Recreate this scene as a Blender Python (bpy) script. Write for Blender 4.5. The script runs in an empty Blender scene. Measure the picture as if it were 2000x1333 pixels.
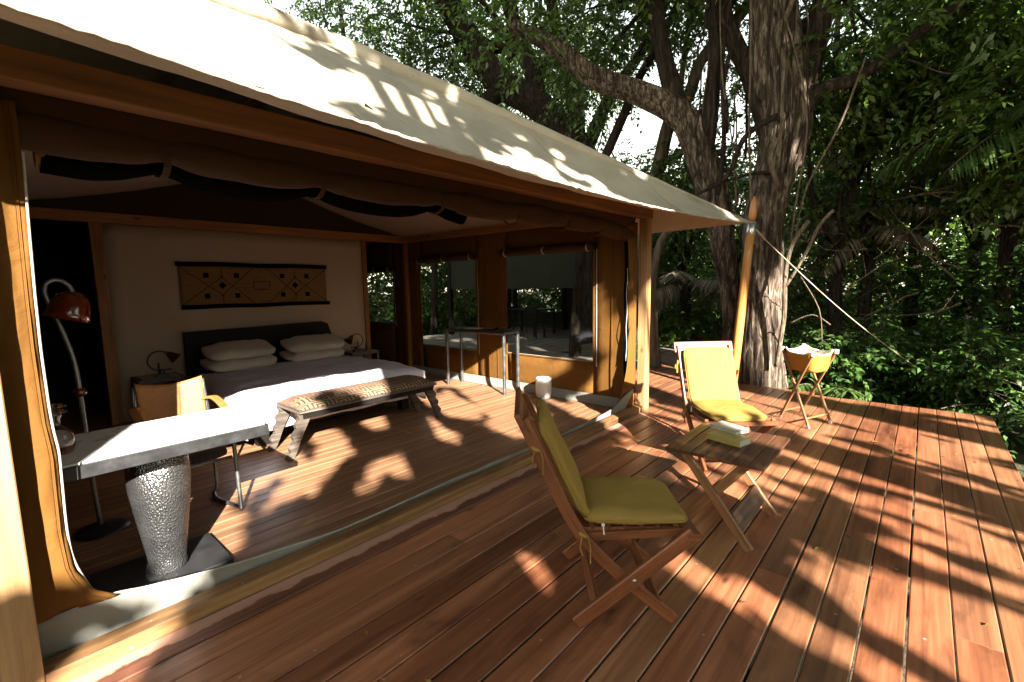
import bpy, math, random
import numpy as np
from mathutils import Vector, Matrix, noise as mnoise

random.seed(7)
RNG = np.random.default_rng(7)
scene = bpy.context.scene
COL = scene.collection

# ------------------------------------------------------------------ camera, sky, sun, exposure
cam_d = bpy.data.cameras.new("camera")
cam = bpy.data.objects.new("camera", cam_d)
COL.objects.link(cam)
scene.camera = cam
cam_d.sensor_width = 36.0
cam_d.lens = 36.0 * 915 / 2000
cam_d.clip_start = 0.02
cam_d.clip_end = 600
CR = Vector((0.659, -0.752, -0.016)); CU = Vector((0.100, 0.066, 0.993)); CF = Vector((0.746, 0.656, -0.118))
CF.normalize(); CR = (CR - CF * CR.dot(CF)).normalized(); CU = CR.cross(CF)
M = Matrix(((CR.x, CU.x, -CF.x, 0), (CR.y, CU.y, -CF.y, 0), (CR.z, CU.z, -CF.z, 1.45), (0, 0, 0, 1)))
cam.matrix_world = M

SUN_EL = math.atan(0.493)
SUN_AZ = Vector((-0.47, -0.883, 0)).normalized()
SUN_DIR = Vector((SUN_AZ.x * math.cos(SUN_EL), SUN_AZ.y * math.cos(SUN_EL), math.sin(SUN_EL)))   # towards the sun

world = bpy.data.worlds.new("World")
scene.world = world
world.use_nodes = True
wn = world.node_tree
bg = wn.nodes["Background"]
sky = wn.nodes.new("ShaderNodeTexSky")
sky.sky_type = 'NISHITA'
sky.sun_disc = False
sky.sun_elevation = SUN_EL
sky.sun_rotation = math.atan2(SUN_AZ.x, SUN_AZ.y)
sky.air_density = 2.5
sky.dust_density = 0.3
sky.ozone_density = 0.3
hs = wn.nodes.new("ShaderNodeHueSaturation")          # thin white haze over the whole sky
hs.inputs['Saturation'].default_value = 0.4
wn.links.new(sky.outputs[0], hs.inputs['Color'])
wn.links.new(hs.outputs[0], bg.inputs[0])
bg.inputs[1].default_value = 0.076

sun_d = bpy.data.lights.new("sun", 'SUN')
sun_d.energy = 5.0
sun_d.angle = math.radians(0.53)
sun_d.color = (1.0, 0.93, 0.82)
sun = bpy.data.objects.new("sun", sun_d)
COL.objects.link(sun)
sun.rotation_euler = (-SUN_DIR).to_track_quat('-Z', 'Y').to_euler()
sun.location = SUN_DIR * 40

scene.view_settings.view_transform = 'Standard'
scene.view_settings.look = 'None'
scene.view_settings.gamma = 1.0
scene.view_settings.use_curve_mapping = False
scene.view_settings.exposure = 2.8
scene.render.engine = 'CYCLES'
scene.cycles.max_bounces = 8
scene.cycles.diffuse_bounces = 4
scene.cycles.glossy_bounces = 3
scene.cycles.transmission_bounces = 6
scene.cycles.transparent_max_bounces = 16
scene.cycles.sample_clamp_indirect = 6.0
scene.cycles.caustics_reflective = False
scene.cycles.caustics_refractive = False
scene.cycles.use_denoising = True

# ------------------------------------------------------------------ node helpers and materials
class NT:
    def __init__(s, name):
        s.m = bpy.data.materials.new(name)
        s.m.use_nodes = True
        s.t = s.m.node_tree
        s.b = s.t.nodes["Principled BSDF"]
        s.out = s.t.nodes["Material Output"]
    def n(s, typ, **kw):
        nd = s.t.nodes.new(typ)
        for k, v in kw.items():
            setattr(nd, k, v)
        return nd
    def set(s, nd, **kw):
        for k, v in kw.items():
            nd.inputs[k].default_value = v
    def l(s, a, b):
        s.t.links.new(a, b)
    def coord(s, kind='Object', scale=(1, 1, 1), rnd=False):
        tc = s.n("ShaderNodeTexCoord")
        mp = s.n("ShaderNodeMapping")
        mp.inputs['Scale'].default_value = scale
        if rnd:
            oi = s.n("ShaderNodeObjectInfo")
            ml = s.n("ShaderNodeVectorMath", operation='SCALE')
            ml.inputs[0].default_value = (37.0, 91.0, 53.0)
            s.l(oi.outputs['Random'], ml.inputs['Scale'])
            ad = s.n("ShaderNodeVectorMath", operation='ADD')
            s.l(tc.outputs[kind], ad.inputs[0]); s.l(ml.outputs[0], ad.inputs[1])
            s.l(ad.outputs[0], mp.inputs[0])
        else:
            s.l(tc.outputs[kind], mp.inputs[0])
        return mp.outputs[0]
    def noise(s, vec, scale, detail=4, rough=0.55, dist=0.0):
        nd = s.n("ShaderNodeTexNoise")
        nd.inputs['Scale'].default_value = scale
        nd.inputs['Detail'].default_value = detail
        nd.inputs['Roughness'].default_value = rough
        nd.inputs['Distortion'].default_value = dist
        if vec is not None: s.l(vec, nd.inputs['Vector'])
        return nd.outputs['Fac']
    def ramp(s, fac, stops):
        r = s.n("ShaderNodeValToRGB")
        el = r.color_ramp.elements
        while len(el) < len(stops): el.new(0.5)
        for e, (p, c) in zip(el, stops):
            e.position = p
            e.color = (c, c, c, 1) if isinstance(c, (int, float)) else (*c, 1)
        s.l(fac, r.inputs[0])
        return r.outputs[0]
    def mix(s, fac, a, b, blend='MIX'):
        m = s.n("ShaderNodeMix", data_type='RGBA', blend_type=blend)
        for sock, v in ((m.inputs[0], fac), (m.inputs[6], a), (m.inputs[7], b)):
            if isinstance(v, (int, float)): sock.default_value = v
            elif isinstance(v, tuple): sock.default_value = (*v, 1)
            else: s.l(v, sock)
        return m.outputs[2]
    def math(s, op, a, b=0.0):
        m = s.n("ShaderNodeMath", operation=op)
        for sock, v in ((m.inputs[0], a), (m.inputs[1], b)):
            if isinstance(v, (int, float)): sock.default_value = v
            else: s.l(v, sock)
        return m.outputs[0]
    def bump(s, h, strength=0.3, dist=0.01):
        b = s.n("ShaderNodeBump")
        b.inputs['Strength'].default_value = strength
        b.inputs['Distance'].default_value = dist
        s.l(h, b.inputs['Height'])
        s.l(b.outputs[0], s.b.inputs['Normal'])
        return b.outputs[0]
    def col(s, c):
        if isinstance(c, tuple): s.b.inputs['Base Color'].default_value = (*c, 1)
        else: s.l(c, s.b.inputs['Base Color'])
    def rough(s, r):
        if isinstance(r, (int, float)): s.b.inputs['Roughness'].default_value = r
        else: s.l(r, s.b.inputs['Roughness'])

def wood(name, dark, mid, light, rough=0.5, u=1.6, v=38.0, knots=False, specks=False, spread=0.5, bump=0.25, spec=0.4):
    k = NT(name)
    c = k.coord('UV', (u, v, 1), rnd=True)
    g = k.noise(c, 1.0, 6, 0.62, 0.6)
    g2 = k.noise(k.coord('UV', (u * 0.5, v * 0.16, 1), rnd=True), 1.3, 3, 0.5)
    base = k.ramp(g, [(0.28, dark), (0.52, mid), (0.75, light)])
    tone = k.ramp(g2, [(0.25, 0.62), (0.5, 1.0), (0.78, 1.3)])
    base = k.mix(0.8, base, tone, 'MULTIPLY')
    oi = k.n("ShaderNodeObjectInfo")
    vr = k.ramp(oi.outputs['Random'], [(0.0, 1 - spread * 0.62), (0.5, 1.0), (1.0, 1 + spread * 0.45)])
    base = k.mix(1.0, base, vr, 'MULTIPLY')
    if spread > 0.3:
        hm = k.n("ShaderNodeMath", operation='FRACT')
        mm = k.math('MULTIPLY', oi.outputs['Random'], 13.7)
        k.l(mm, hm.inputs[0])
        tint = k.ramp(hm.outputs[0], [(0.0, (1.06, 0.90, 0.84)), (0.5, (1, 1, 1)), (1.0, (0.98, 1.03, 0.98))])
        base = k.mix(1.0, base, tint, 'MULTIPLY')
    if knots:
        vo = k.n("ShaderNodeTexVoronoi"); vo.inputs['Scale'].default_value = 1.0
        k.l(k.coord('UV', (2.0, 5.0, 1), rnd=True), vo.inputs['Vector'])
        kn = k.ramp(vo.outputs['Distance'], [(0.02, 0.14), (0.055, 0.55), (0.10, 1.0)])
        base = k.mix(1.0, base, kn, 'MULTIPLY')
    if specks:
        st = k.noise(k.coord('UV', (0.9, 3.2, 1), rnd=True), 1.7, 5, 0.65, 0.4)
        base = k.mix(1.0, base, k.ramp(st, [(0.30, (0.42, 0.40, 0.42)), (0.46, (0.95, 0.95, 0.95)), (0.62, (1.0, 1.0, 1.0)), (0.78, (1.18, 1.12, 1.05))]), 'MULTIPLY')
        vo = k.n("ShaderNodeTexVoronoi"); vo.inputs['Scale'].default_value = 9.0
        k.l(k.coord('UV', (1, 1, 1), rnd=True), vo.inputs['Vector'])
        sp = k.ramp(vo.outputs['Distance'], [(0.035, 0.7), (0.07, 0.0)])
        base = k.mix(sp, base, (0.42, 0.36, 0.30))
    k.col(base)
    k.rough(k.ramp(g, [(0.3, rough + 0.12), (0.7, rough - 0.08)]))
    k.b.inputs['Specular IOR Level'].default_value = spec
    k.bump(g, bump, 0.004)
    return k.m

def canvas(name, c, c2=None, weave=420.0, rough=0.85, transl=0.0, stains=0.35, wr=0.35, dirt=False):
    k = NT(name)
    co = k.coord('Object')
    big = k.noise(co, 1.7, 5, 0.6)
    fine = k.noise(co, weave, 2, 0.5)
    c2 = c2 or tuple(x * 0.72 for x in c)
    base = k.mix(k.ramp(big, [(0.38, stains), (0.62, 0.0)]), c, c2)
    base = k.mix(0.25, base, k.ramp(fine, [(0.3, 0.7), (0.7, 1.25)]), 'MULTIPLY')
    if dirt:
        vo = k.n("ShaderNodeTexVoronoi"); vo.inputs['Scale'].default_value = 17.0
        k.l(co, vo.inputs['Vector'])
        sp = k.math('MULTIPLY', k.ramp(vo.outputs['Distance'], [(0.05, 0.85), (0.13, 0.0)]), k.ramp(k.noise(co, 2.3, 3, 0.6), [(0.52, 0.0), (0.64, 1.0)]))
        base = k.mix(sp, base, (0.09, 0.06, 0.035))
        st = k.noise(k.coord('Object', (1.0, 0.6, 0.6)), 4.5, 5, 0.7, 0.6)
        base = k.mix(k.ramp(st, [(0.55, 0.0), (0.75, 0.45)]), base, (0.22, 0.18, 0.125))
    k.col(base); k.rough(rough)
    k.b.inputs['Specular IOR Level'].default_value = 0.15
    wr_ = k.noise(co, 6.0, 4, 0.55, 0.8)
    h = k.math('ADD', k.math('MULTIPLY', wr_, 1.0), k.math('MULTIPLY', fine, 0.02))
    k.bump(h, wr, 0.02)
    if transl > 0:
        tr = k.n("ShaderNodeBsdfTranslucent")
        k.l(base, tr.inputs[0])
        ms = k.n("ShaderNodeMixShader"); ms.inputs[0].default_value = transl
        k.l(k.b.outputs[0], ms.inputs[1]); k.l(tr.outputs[0], ms.inputs[2])
        k.l(ms.outputs[0], k.out.inputs[0])
    return k.m

def plain(name, c, rough=0.5, metal=0.0, var=0.25, scale=25.0, bump=0.1, spec=0.5, coat=0.0):
    k = NT(name)
    n = k.noise(k.coord('Object'), scale, 5, 0.6)
    k.col(k.mix(1.0, c, k.ramp(n, [(0.3, 1 - var), (0.7, 1 + var)]), 'MULTIPLY'))
    k.rough(k.ramp(n, [(0.3, max(0.02, rough - 0.1)), (0.7, min(1, rough + 0.12))]))
    k.b.inputs['Metallic'].default_value = metal
    k.b.inputs['Specular IOR Level'].default_value = spec
    k.b.inputs['Coat Weight'].default_value = coat
    if bump: k.bump(n, bump, 0.004)
    return k.m

def leafmat(name, c, c2, transl=0.3, rough=0.32, spec=0.6):
    k = NT(name)
    at = k.n("ShaderNodeAttribute"); at.attribute_name = "tone"
    base = k.ramp(at.outputs['Fac'], [(0.0, tuple(x * 0.55 for x in c)), (0.45, c), (0.85, c2), (1.0, tuple(min(1, x * 1.35) for x in c2))])
    k.col(base); k.rough(rough)
    k.b.inputs['Specular IOR Level'].default_value = spec
    tr = k.n("ShaderNodeBsdfTranslucent")
    k.l(k.mix(1.0, base, (1.25, 1.35, 0.6), 'MULTIPLY'), tr.inputs[0])
    ms = k.n("ShaderNodeMixShader"); ms.inputs[0].default_value = transl
    k.l(k.b.outputs[0], ms.inputs[1]); k.l(tr.outputs[0], ms.inputs[2])
    k.l(ms.outputs[0], k.out.inputs[0])
    return k.m

def barkmat(name, dark, mid, light, scale=1.0):
    k = NT(name)
    co = k.coord('Object', (9 * scale, 9 * scale, 1.6 * scale))
    n1 = k.noise(co, 2.2, 7, 0.65, 0.8)
    n2 = k.noise(k.coord('Object'), 1.1 * scale, 4, 0.6)
    n3 = k.noise(k.coord('Object', (40, 40, 12)), 1.5, 4, 0.6)
    base = k.ramp(n1, [(0.34, dark), (0.5, mid), (0.68, light)])
    base = k.mix(0.75, base, k.ramp(n2, [(0.3, 0.6), (0.7, 1.3)]), 'MULTIPLY')
    k.col(base); k.rough(0.9)
    k.b.inputs['Specular IOR Level'].default_value = 0.15
    k.bump(k.math('ADD', n1, k.math('MULTIPLY', n3, 0.35)), 0.9, 0.03)
    return k.m

MAT = {}
MAT['deck'] = wood("oiled_deck_wood", (0.145, 0.055, 0.028), (0.275, 0.116, 0.058), (0.37, 0.176, 0.096), 0.33, 0.9, 22, True, True, 0.42, 0.25, 0.5)
MAT['deck_old'] = wood("grey_deck_wood", (0.10, 0.085, 0.07), (0.19, 0.165, 0.14), (0.28, 0.25, 0.22), 0.7, 1.1, 30, True, False, 0.4, 0.3, 0.25)
MAT['floor'] = wood("tent_floor_wood", (0.15, 0.072, 0.037), (0.27, 0.14, 0.076), (0.35, 0.195, 0.112), 0.42, 0.8, 26, True, False, 0.25, 0.15, 0.4)
MAT['pine'] = wood("pine_timber", (0.20, 0.105, 0.045), (0.31, 0.185, 0.085), (0.39, 0.26, 0.135), 0.5, 1.3, 26, True, False, 0.15, 0.15, 0.35)
MAT['beam'] = wood("oiled_beam_timber", (0.17, 0.07, 0.024), (0.26, 0.115, 0.04), (0.33, 0.16, 0.06), 0.5, 1.3, 26, True, False, 0.15, 0.15, 0.3)
MAT['sill'] = wood('worn_sill_timber', (0.12, 0.06, 0.026), (0.24, 0.13, 0.055), (0.32, 0.19, 0.09), 0.5, 1.1, 20, True, True, 0.1, 0.2, 0.35)
MAT['chairwood'] = wood("reddish_chair_hardwood", (0.085, 0.026, 0.010), (0.19, 0.062, 0.023), (0.28, 0.115, 0.048), 0.38, 2.5, 60, False, False, 0.25, 0.25, 0.4)
MAT['tablewood'] = wood("dark_slatted_hardwood", (0.042, 0.017, 0.009), (0.095, 0.040, 0.020), (0.15, 0.07, 0.036), 0.45, 2.5, 45, False, False, 0.5, 0.25, 0.35)
MAT['tablelegs'] = wood("honey_hardwood", (0.13, 0.055, 0.021), (0.235, 0.115, 0.048), (0.33, 0.185, 0.085), 0.45, 2.5, 45, False, False, 0.2, 0.2, 0.4)
MAT['polewood'] = wood("varnished_pole_wood", (0.36, 0.14, 0.03), (0.50, 0.22, 0.05), (0.58, 0.29, 0.08), 0.3, 1.0, 18, False, False, 0.1, 0.08, 0.55)
MAT['carved'] = wood("weathered_carved_wood", (0.028, 0.022, 0.018), (0.075, 0.06, 0.048), (0.16, 0.135, 0.11), 0.75, 3.0, 40, False, False, 0.2, 0.5, 0.25)
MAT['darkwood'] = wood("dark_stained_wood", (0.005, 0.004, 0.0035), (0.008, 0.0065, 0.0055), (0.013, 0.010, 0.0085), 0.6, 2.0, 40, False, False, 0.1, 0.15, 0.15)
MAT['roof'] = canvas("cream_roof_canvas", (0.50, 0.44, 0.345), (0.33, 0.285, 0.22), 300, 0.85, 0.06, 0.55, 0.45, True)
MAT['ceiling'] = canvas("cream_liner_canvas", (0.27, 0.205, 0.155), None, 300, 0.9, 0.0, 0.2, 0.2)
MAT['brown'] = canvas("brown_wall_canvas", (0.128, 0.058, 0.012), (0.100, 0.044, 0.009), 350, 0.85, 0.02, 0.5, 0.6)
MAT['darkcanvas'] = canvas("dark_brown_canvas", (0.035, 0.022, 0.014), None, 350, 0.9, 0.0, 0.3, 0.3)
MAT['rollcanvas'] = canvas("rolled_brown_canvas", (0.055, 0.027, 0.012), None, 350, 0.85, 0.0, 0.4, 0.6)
MAT['net'] = plain("black_net", (0.004, 0.004, 0.0045), 1.0, 0, 0.2, 200, 0.0, 0.0)
MAT['skirt'] = canvas("grey_vinyl_skirt", (0.23, 0.225, 0.20), (0.16, 0.16, 0.145), 300, 0.6, 0.02, 0.5, 0.45)
MAT['whitewall'] = canvas("white_panel_canvas", (0.41, 0.325, 0.26), None, 500, 0.9, 0.0, 0.15, 0.12)
MAT['trim'] = plain("pale_webbing", (0.34, 0.32, 0.28), 0.7, 0, 0.15, 60)
MAT['greencanvas'] = canvas("olive_grey_canvas", (0.035, 0.036, 0.025), None, 300, 0.9, 0.0, 0.3, 0.3)
MAT['ground'] = None

# ground: leaf litter and soil
k = NT("leaf_litter")
co = k.coord('Object')
a = k.noise(co, 0.8, 5, 0.6); b_ = k.noise(co, 14, 6, 0.7)
base = k.ramp(b_, [(0.3, (0.02, 0.015, 0.009)), (0.5, (0.07, 0.05, 0.028)), (0.72, (0.16, 0.11, 0.06))])
k.col(k.mix(k.ramp(a, [(0.45, 0.0), (0.62, 0.7)]), base, (0.05, 0.075, 0.02)))
k.rough(0.95); k.bump(b_, 0.8, 0.06)
MAT['ground'] = k.m

# deck board beside the sill, with a pinkish unstained strip and a ragged stain edge
k = NT("part_stained_board")
c = k.coord('UV', (1.1, 30, 1), rnd=True)
g = k.noise(c, 1.0, 6, 0.62, 0.6)
stained = k.ramp(g, [(0.3, (0.075, 0.028, 0.018)), (0.55, (0.17, 0.065, 0.04)), (0.75, (0.25, 0.11, 0.065))])
raw = k.ramp(g, [(0.3, (0.36, 0.19, 0.14)), (0.6, (0.47, 0.27, 0.20)), (0.75, (0.53, 0.32, 0.235))])
tc = k.n("ShaderNodeTexCoord"); sx = k.n("ShaderNodeSeparateXYZ"); k.l(tc.outputs['Object'], sx.inputs[0])
e1 = k.noise(k.coord('Object', (3.0, 3.0, 3)), 2.0, 3, 0.5); e2 = k.noise(k.coord('Object', (16, 60, 3)), 2.0, 3, 0.7)
edge = k.math('ADD', sx.outputs[1], k.math('ADD', k.math('MULTIPLY', k.math('SUBTRACT', e1, 0.5), 0.12), k.math('MULTIPLY', k.math('SUBTRACT', e2, 0.5), 0.045)))
k.col(k.mix(k.ramp(k.math('ADD', edge, 0.5), [(0.495, 0.0), (0.505, 1.0)]), stained, raw))
k.rough(0.5); k.bump(g, 0.3, 0.004)
MAT['deck_strip'] = k.m

MAT['leaf1'] = leafmat("broad_leaf_dark", (0.062, 0.118, 0.025), (0.14, 0.21, 0.048))
MAT['leaf2'] = leafmat("broad_leaf_mid", (0.060, 0.105, 0.020), (0.13, 0.185, 0.04), 0.4)
MAT['leaf3'] = leafmat("bush_leaf", (0.048, 0.105, 0.026), (0.105, 0.18, 0.045))
MAT['leaf4'] = leafmat("sunny_leaf", (0.08, 0.12, 0.022), (0.17, 0.20, 0.045), 0.4)
MAT['dryleaf'] = leafmat("dry_palm_leaf", (0.13, 0.10, 0.065), (0.26, 0.21, 0.15), 0.15, 0.6, 0.3)
MAT['palmleaf'] = leafmat("palm_leaf", (0.04, 0.08, 0.02), (0.085, 0.13, 0.035), 0.25, 0.35)
MAT['fallen'] = leafmat("fallen_leaf_colour", (0.30, 0.20, 0.05), (0.42, 0.30, 0.08), 0.2, 0.6, 0.3)
MAT['bark1'] = barkmat("pale_furrowed_bark", (0.012, 0.008, 0.006), (0.072, 0.052, 0.038), (0.29, 0.23, 0.175))
MAT['bark2'] = barkmat("dark_bark", (0.010, 0.007, 0.0055), (0.032, 0.023, 0.017), (0.075, 0.055, 0.04))
MAT['bark3'] = barkmat("smooth_grey_bark", (0.05, 0.036, 0.026), (0.105, 0.08, 0.058), (0.18, 0.14, 0.105), 0.6)
MAT['twig'] = barkmat("twig_bark", (0.06, 0.045, 0.03), (0.15, 0.115, 0.08), (0.26, 0.2, 0.14), 2.0)

MAT['olive'] = canvas("olive_cushion_cotton", (0.28, 0.180, 0.045), (0.24, 0.152, 0.038), 500, 0.85, 0.0, 0.2, 0.18)
MAT['steel'] = plain("brushed_steel", (0.17, 0.175, 0.175), 0.42, 0.85, 0.3, 18, 0.05)
MAT['darksteel'] = plain("dark_steel", (0.045, 0.045, 0.047), 0.45, 0.6, 0.35, 14, 0.08)
MAT['ferrule'] = plain("zinc_ferrule", (0.62, 0.62, 0.6), 0.35, 0.9, 0.15, 20, 0.05)
MAT['blackiron'] = plain("black_iron", (0.018, 0.018, 0.02), 0.4, 0.3, 0.3, 20, 0.1)
MAT['whitetop'] = plain("white_table_top", (0.72, 0.72, 0.70), 0.28, 0.0, 0.05, 4, 0.0)
MAT['ceramic'] = plain("white_ceramic", (0.52, 0.51, 0.49), 0.45, 0.0, 0.06, 12, 0.05)
MAT['linen'] = canvas("white_linen", (0.55, 0.53, 0.62), (0.49, 0.47, 0.55), 600, 0.9, 0.0, 0.2, 0.25)
MAT['pillowcase'] = canvas("pillow_linen", (0.50, 0.44, 0.40), None, 600, 0.9, 0.0, 0.1, 0.2)
MAT['red'] = plain("red_glass_shade", (0.085, 0.010, 0.004), 0.12, 0.0, 0.2, 30, 0.03, 0.6, 0.5)
MAT['leather'] = plain("tan_leather", (0.30, 0.13, 0.036), 0.5, 0.0, 0.18, 30, 0.12)
MAT['rug'] = plain("charcoal_plate", (0.025, 0.026, 0.028), 0.5, 0.3, 0.3, 10, 0.1)
MAT['rope'] = plain("pale_rope", (0.36, 0.30, 0.21), 0.9, 0, 0.2, 200, 0.4)
MAT['paper'] = plain("book_paper", (0.50, 0.47, 0.39), 0.85, 0, 0.08, 150, 0.1)
MAT['coveryellow'] = plain("yellow_book_cover", (0.40, 0.31, 0.09), 0.4, 0, 0.15, 20, 0.0)
MAT['coverwhite'] = plain("faded_book_cover", (0.42, 0.40, 0.35), 0.45, 0, 0.25, 16, 0.0)
MAT['zip'] = plain("white_zip_metal", (0.8, 0.8, 0.8), 0.3, 0.3, 0.1, 50, 0.0)
MAT['tancanvas'] = canvas("tan_basin_canvas", (0.46, 0.21, 0.035), None, 400, 0.85, 0.12, 0.3, 0.2)
MAT['liner'] = canvas("pale_basin_lining", (0.60, 0.56, 0.48), None, 400, 0.6, 0.0, 0.3, 0.2)

# hammered metal of the vase
k = NT("hammered_metal")
vo = k.n("ShaderNodeTexVoronoi"); vo.inputs['Scale'].default_value = 125.0
k.l(k.coord('Object', (1, 1, 0.75)), vo.inputs['Vector'])
n_ = k.noise(k.coord('Object'), 7, 4, 0.6)
k.col(k.ramp(n_, [(0.3, (0.13, 0.13, 0.133)), (0.7, (0.34, 0.34, 0.345))]))
k.b.inputs['Metallic'].default_value = 0.9; k.rough(k.ramp(n_, [(0.3, 0.30), (0.7, 0.16)]))
k.bump(vo.outputs['Distance'], 0.75, 0.006)
MAT['hammered'] = k.m

# clear panes and glass
k = NT("window_vinyl")
tr = k.n("ShaderNodeBsdfTransparent"); tr.inputs[0].default_value = (0.72, 0.74, 0.70, 1)
gl = k.n("ShaderNodeBsdfGlossy"); gl.inputs['Roughness'].default_value = 0.08; gl.inputs[0].default_value = (0.9, 0.9, 0.9, 1)
lw = k.n("ShaderNodeLayerWeight"); lw.inputs[0].default_value = 0.5
ms = k.n("ShaderNodeMixShader"); k.l(k.math("ADD", k.math("MULTIPLY", k.math("POWER", lw.outputs["Facing"], 4.0), 0.5), 0.03), ms.inputs[0]); k.l(tr.outputs[0], ms.inputs[1]); k.l(gl.outputs[0], ms.inputs[2])
k.l(ms.outputs[0], k.out.inputs[0])
MAT['pane'] = k.m
k = NT("clear_glass")
k.b.inputs['Transmission Weight'].default_value = 1.0; k.b.inputs['IOR'].default_value = 1.45; k.rough(0.02); k.col((0.95, 0.97, 0.97))
MAT['glass'] = k.m

# patterned kente-like runner of the bench and wall hanging cloth
k = NT("geometric_runner_cloth")
tc = k.n("ShaderNodeTexCoord"); sx = k.n("ShaderNodeSeparateXYZ"); k.l(tc.outputs['UV'], sx.inputs[0])
vo = k.n("ShaderNodeTexVoronoi", distance='CHEBYCHEV'); vo.inputs['Randomness'].default_value = 0.0
mp = k.n("ShaderNodeMapping"); mp.inputs['Scale'].default_value = (5.0, 4.2, 0)
k.l(tc.outputs['UV'], mp.inputs[0]); k.l(mp.outputs[0], vo.inputs['Vector']); vo.inputs['Scale'].default_value = 1.0
ring = k.math('FRACT', k.math('MULTIPLY', vo.outputs['Distance'], 5.6))
kn = k.noise(k.coord('UV', (9, 9, 1)), 1.0, 2, 0.5)
line = k.ramp(ring, [(0.40, 0.0), (0.46, 1.0)])
cloth = k.mix(k.ramp(kn, [(0.4, 0.0), (0.6, 1.0)]), (0.25, 0.175, 0.105), (0.20, 0.115, 0.06))
cloth = k.mix(line, (0.035, 0.022, 0.018), cloth)
band = k.ramp(sx.outputs[1], [(0.47, 0.0), (0.49, 1.0)])
wv = k.noise(k.coord('UV', (3, 26, 1)), 2.0, 3, 0.5)
red = k.ramp(wv, [(0.35, (0.05, 0.025, 0.02)), (0.5, (0.20, 0.08, 0.05)), (0.7, (0.27, 0.145, 0.10))])
k.col(k.mix(band, cloth, red)); k.rough(0.9)
k.bump(k.noise(k.coord('UV', (300, 300, 1)), 1.0, 2, 0.5), 0.3, 0.003)
MAT['runner'] = k.m
k = NT("striped_seat_cloth")
w = k.n("ShaderNodeTexWave"); w.inputs['Scale'].default_value = 9; w.inputs['Distortion'].default_value = 0.5
k.l(k.coord('Object'), w.inputs['Vector'])
k.col(k.ramp(w.outputs['Fac'], [(0.35, (0.02, 0.013, 0.01)), (0.5, (0.12, 0.04, 0.02)), (0.7, (0.03, 0.02, 0.015))])); k.rough(0.9)
MAT['stripes'] = k.m
k = NT("woven_raffia_cloth")
n_ = k.noise(k.coord('Object', (4, 4, 60)), 3, 4, 0.6)
k.col(k.ramp(n_, [(0.3, (0.155, 0.085, 0.033)), (0.7, (0.22, 0.125, 0.05))])); k.rough(0.9); k.bump(n_, 0.3, 0.004)
MAT['raffia'] = k.m

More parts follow.
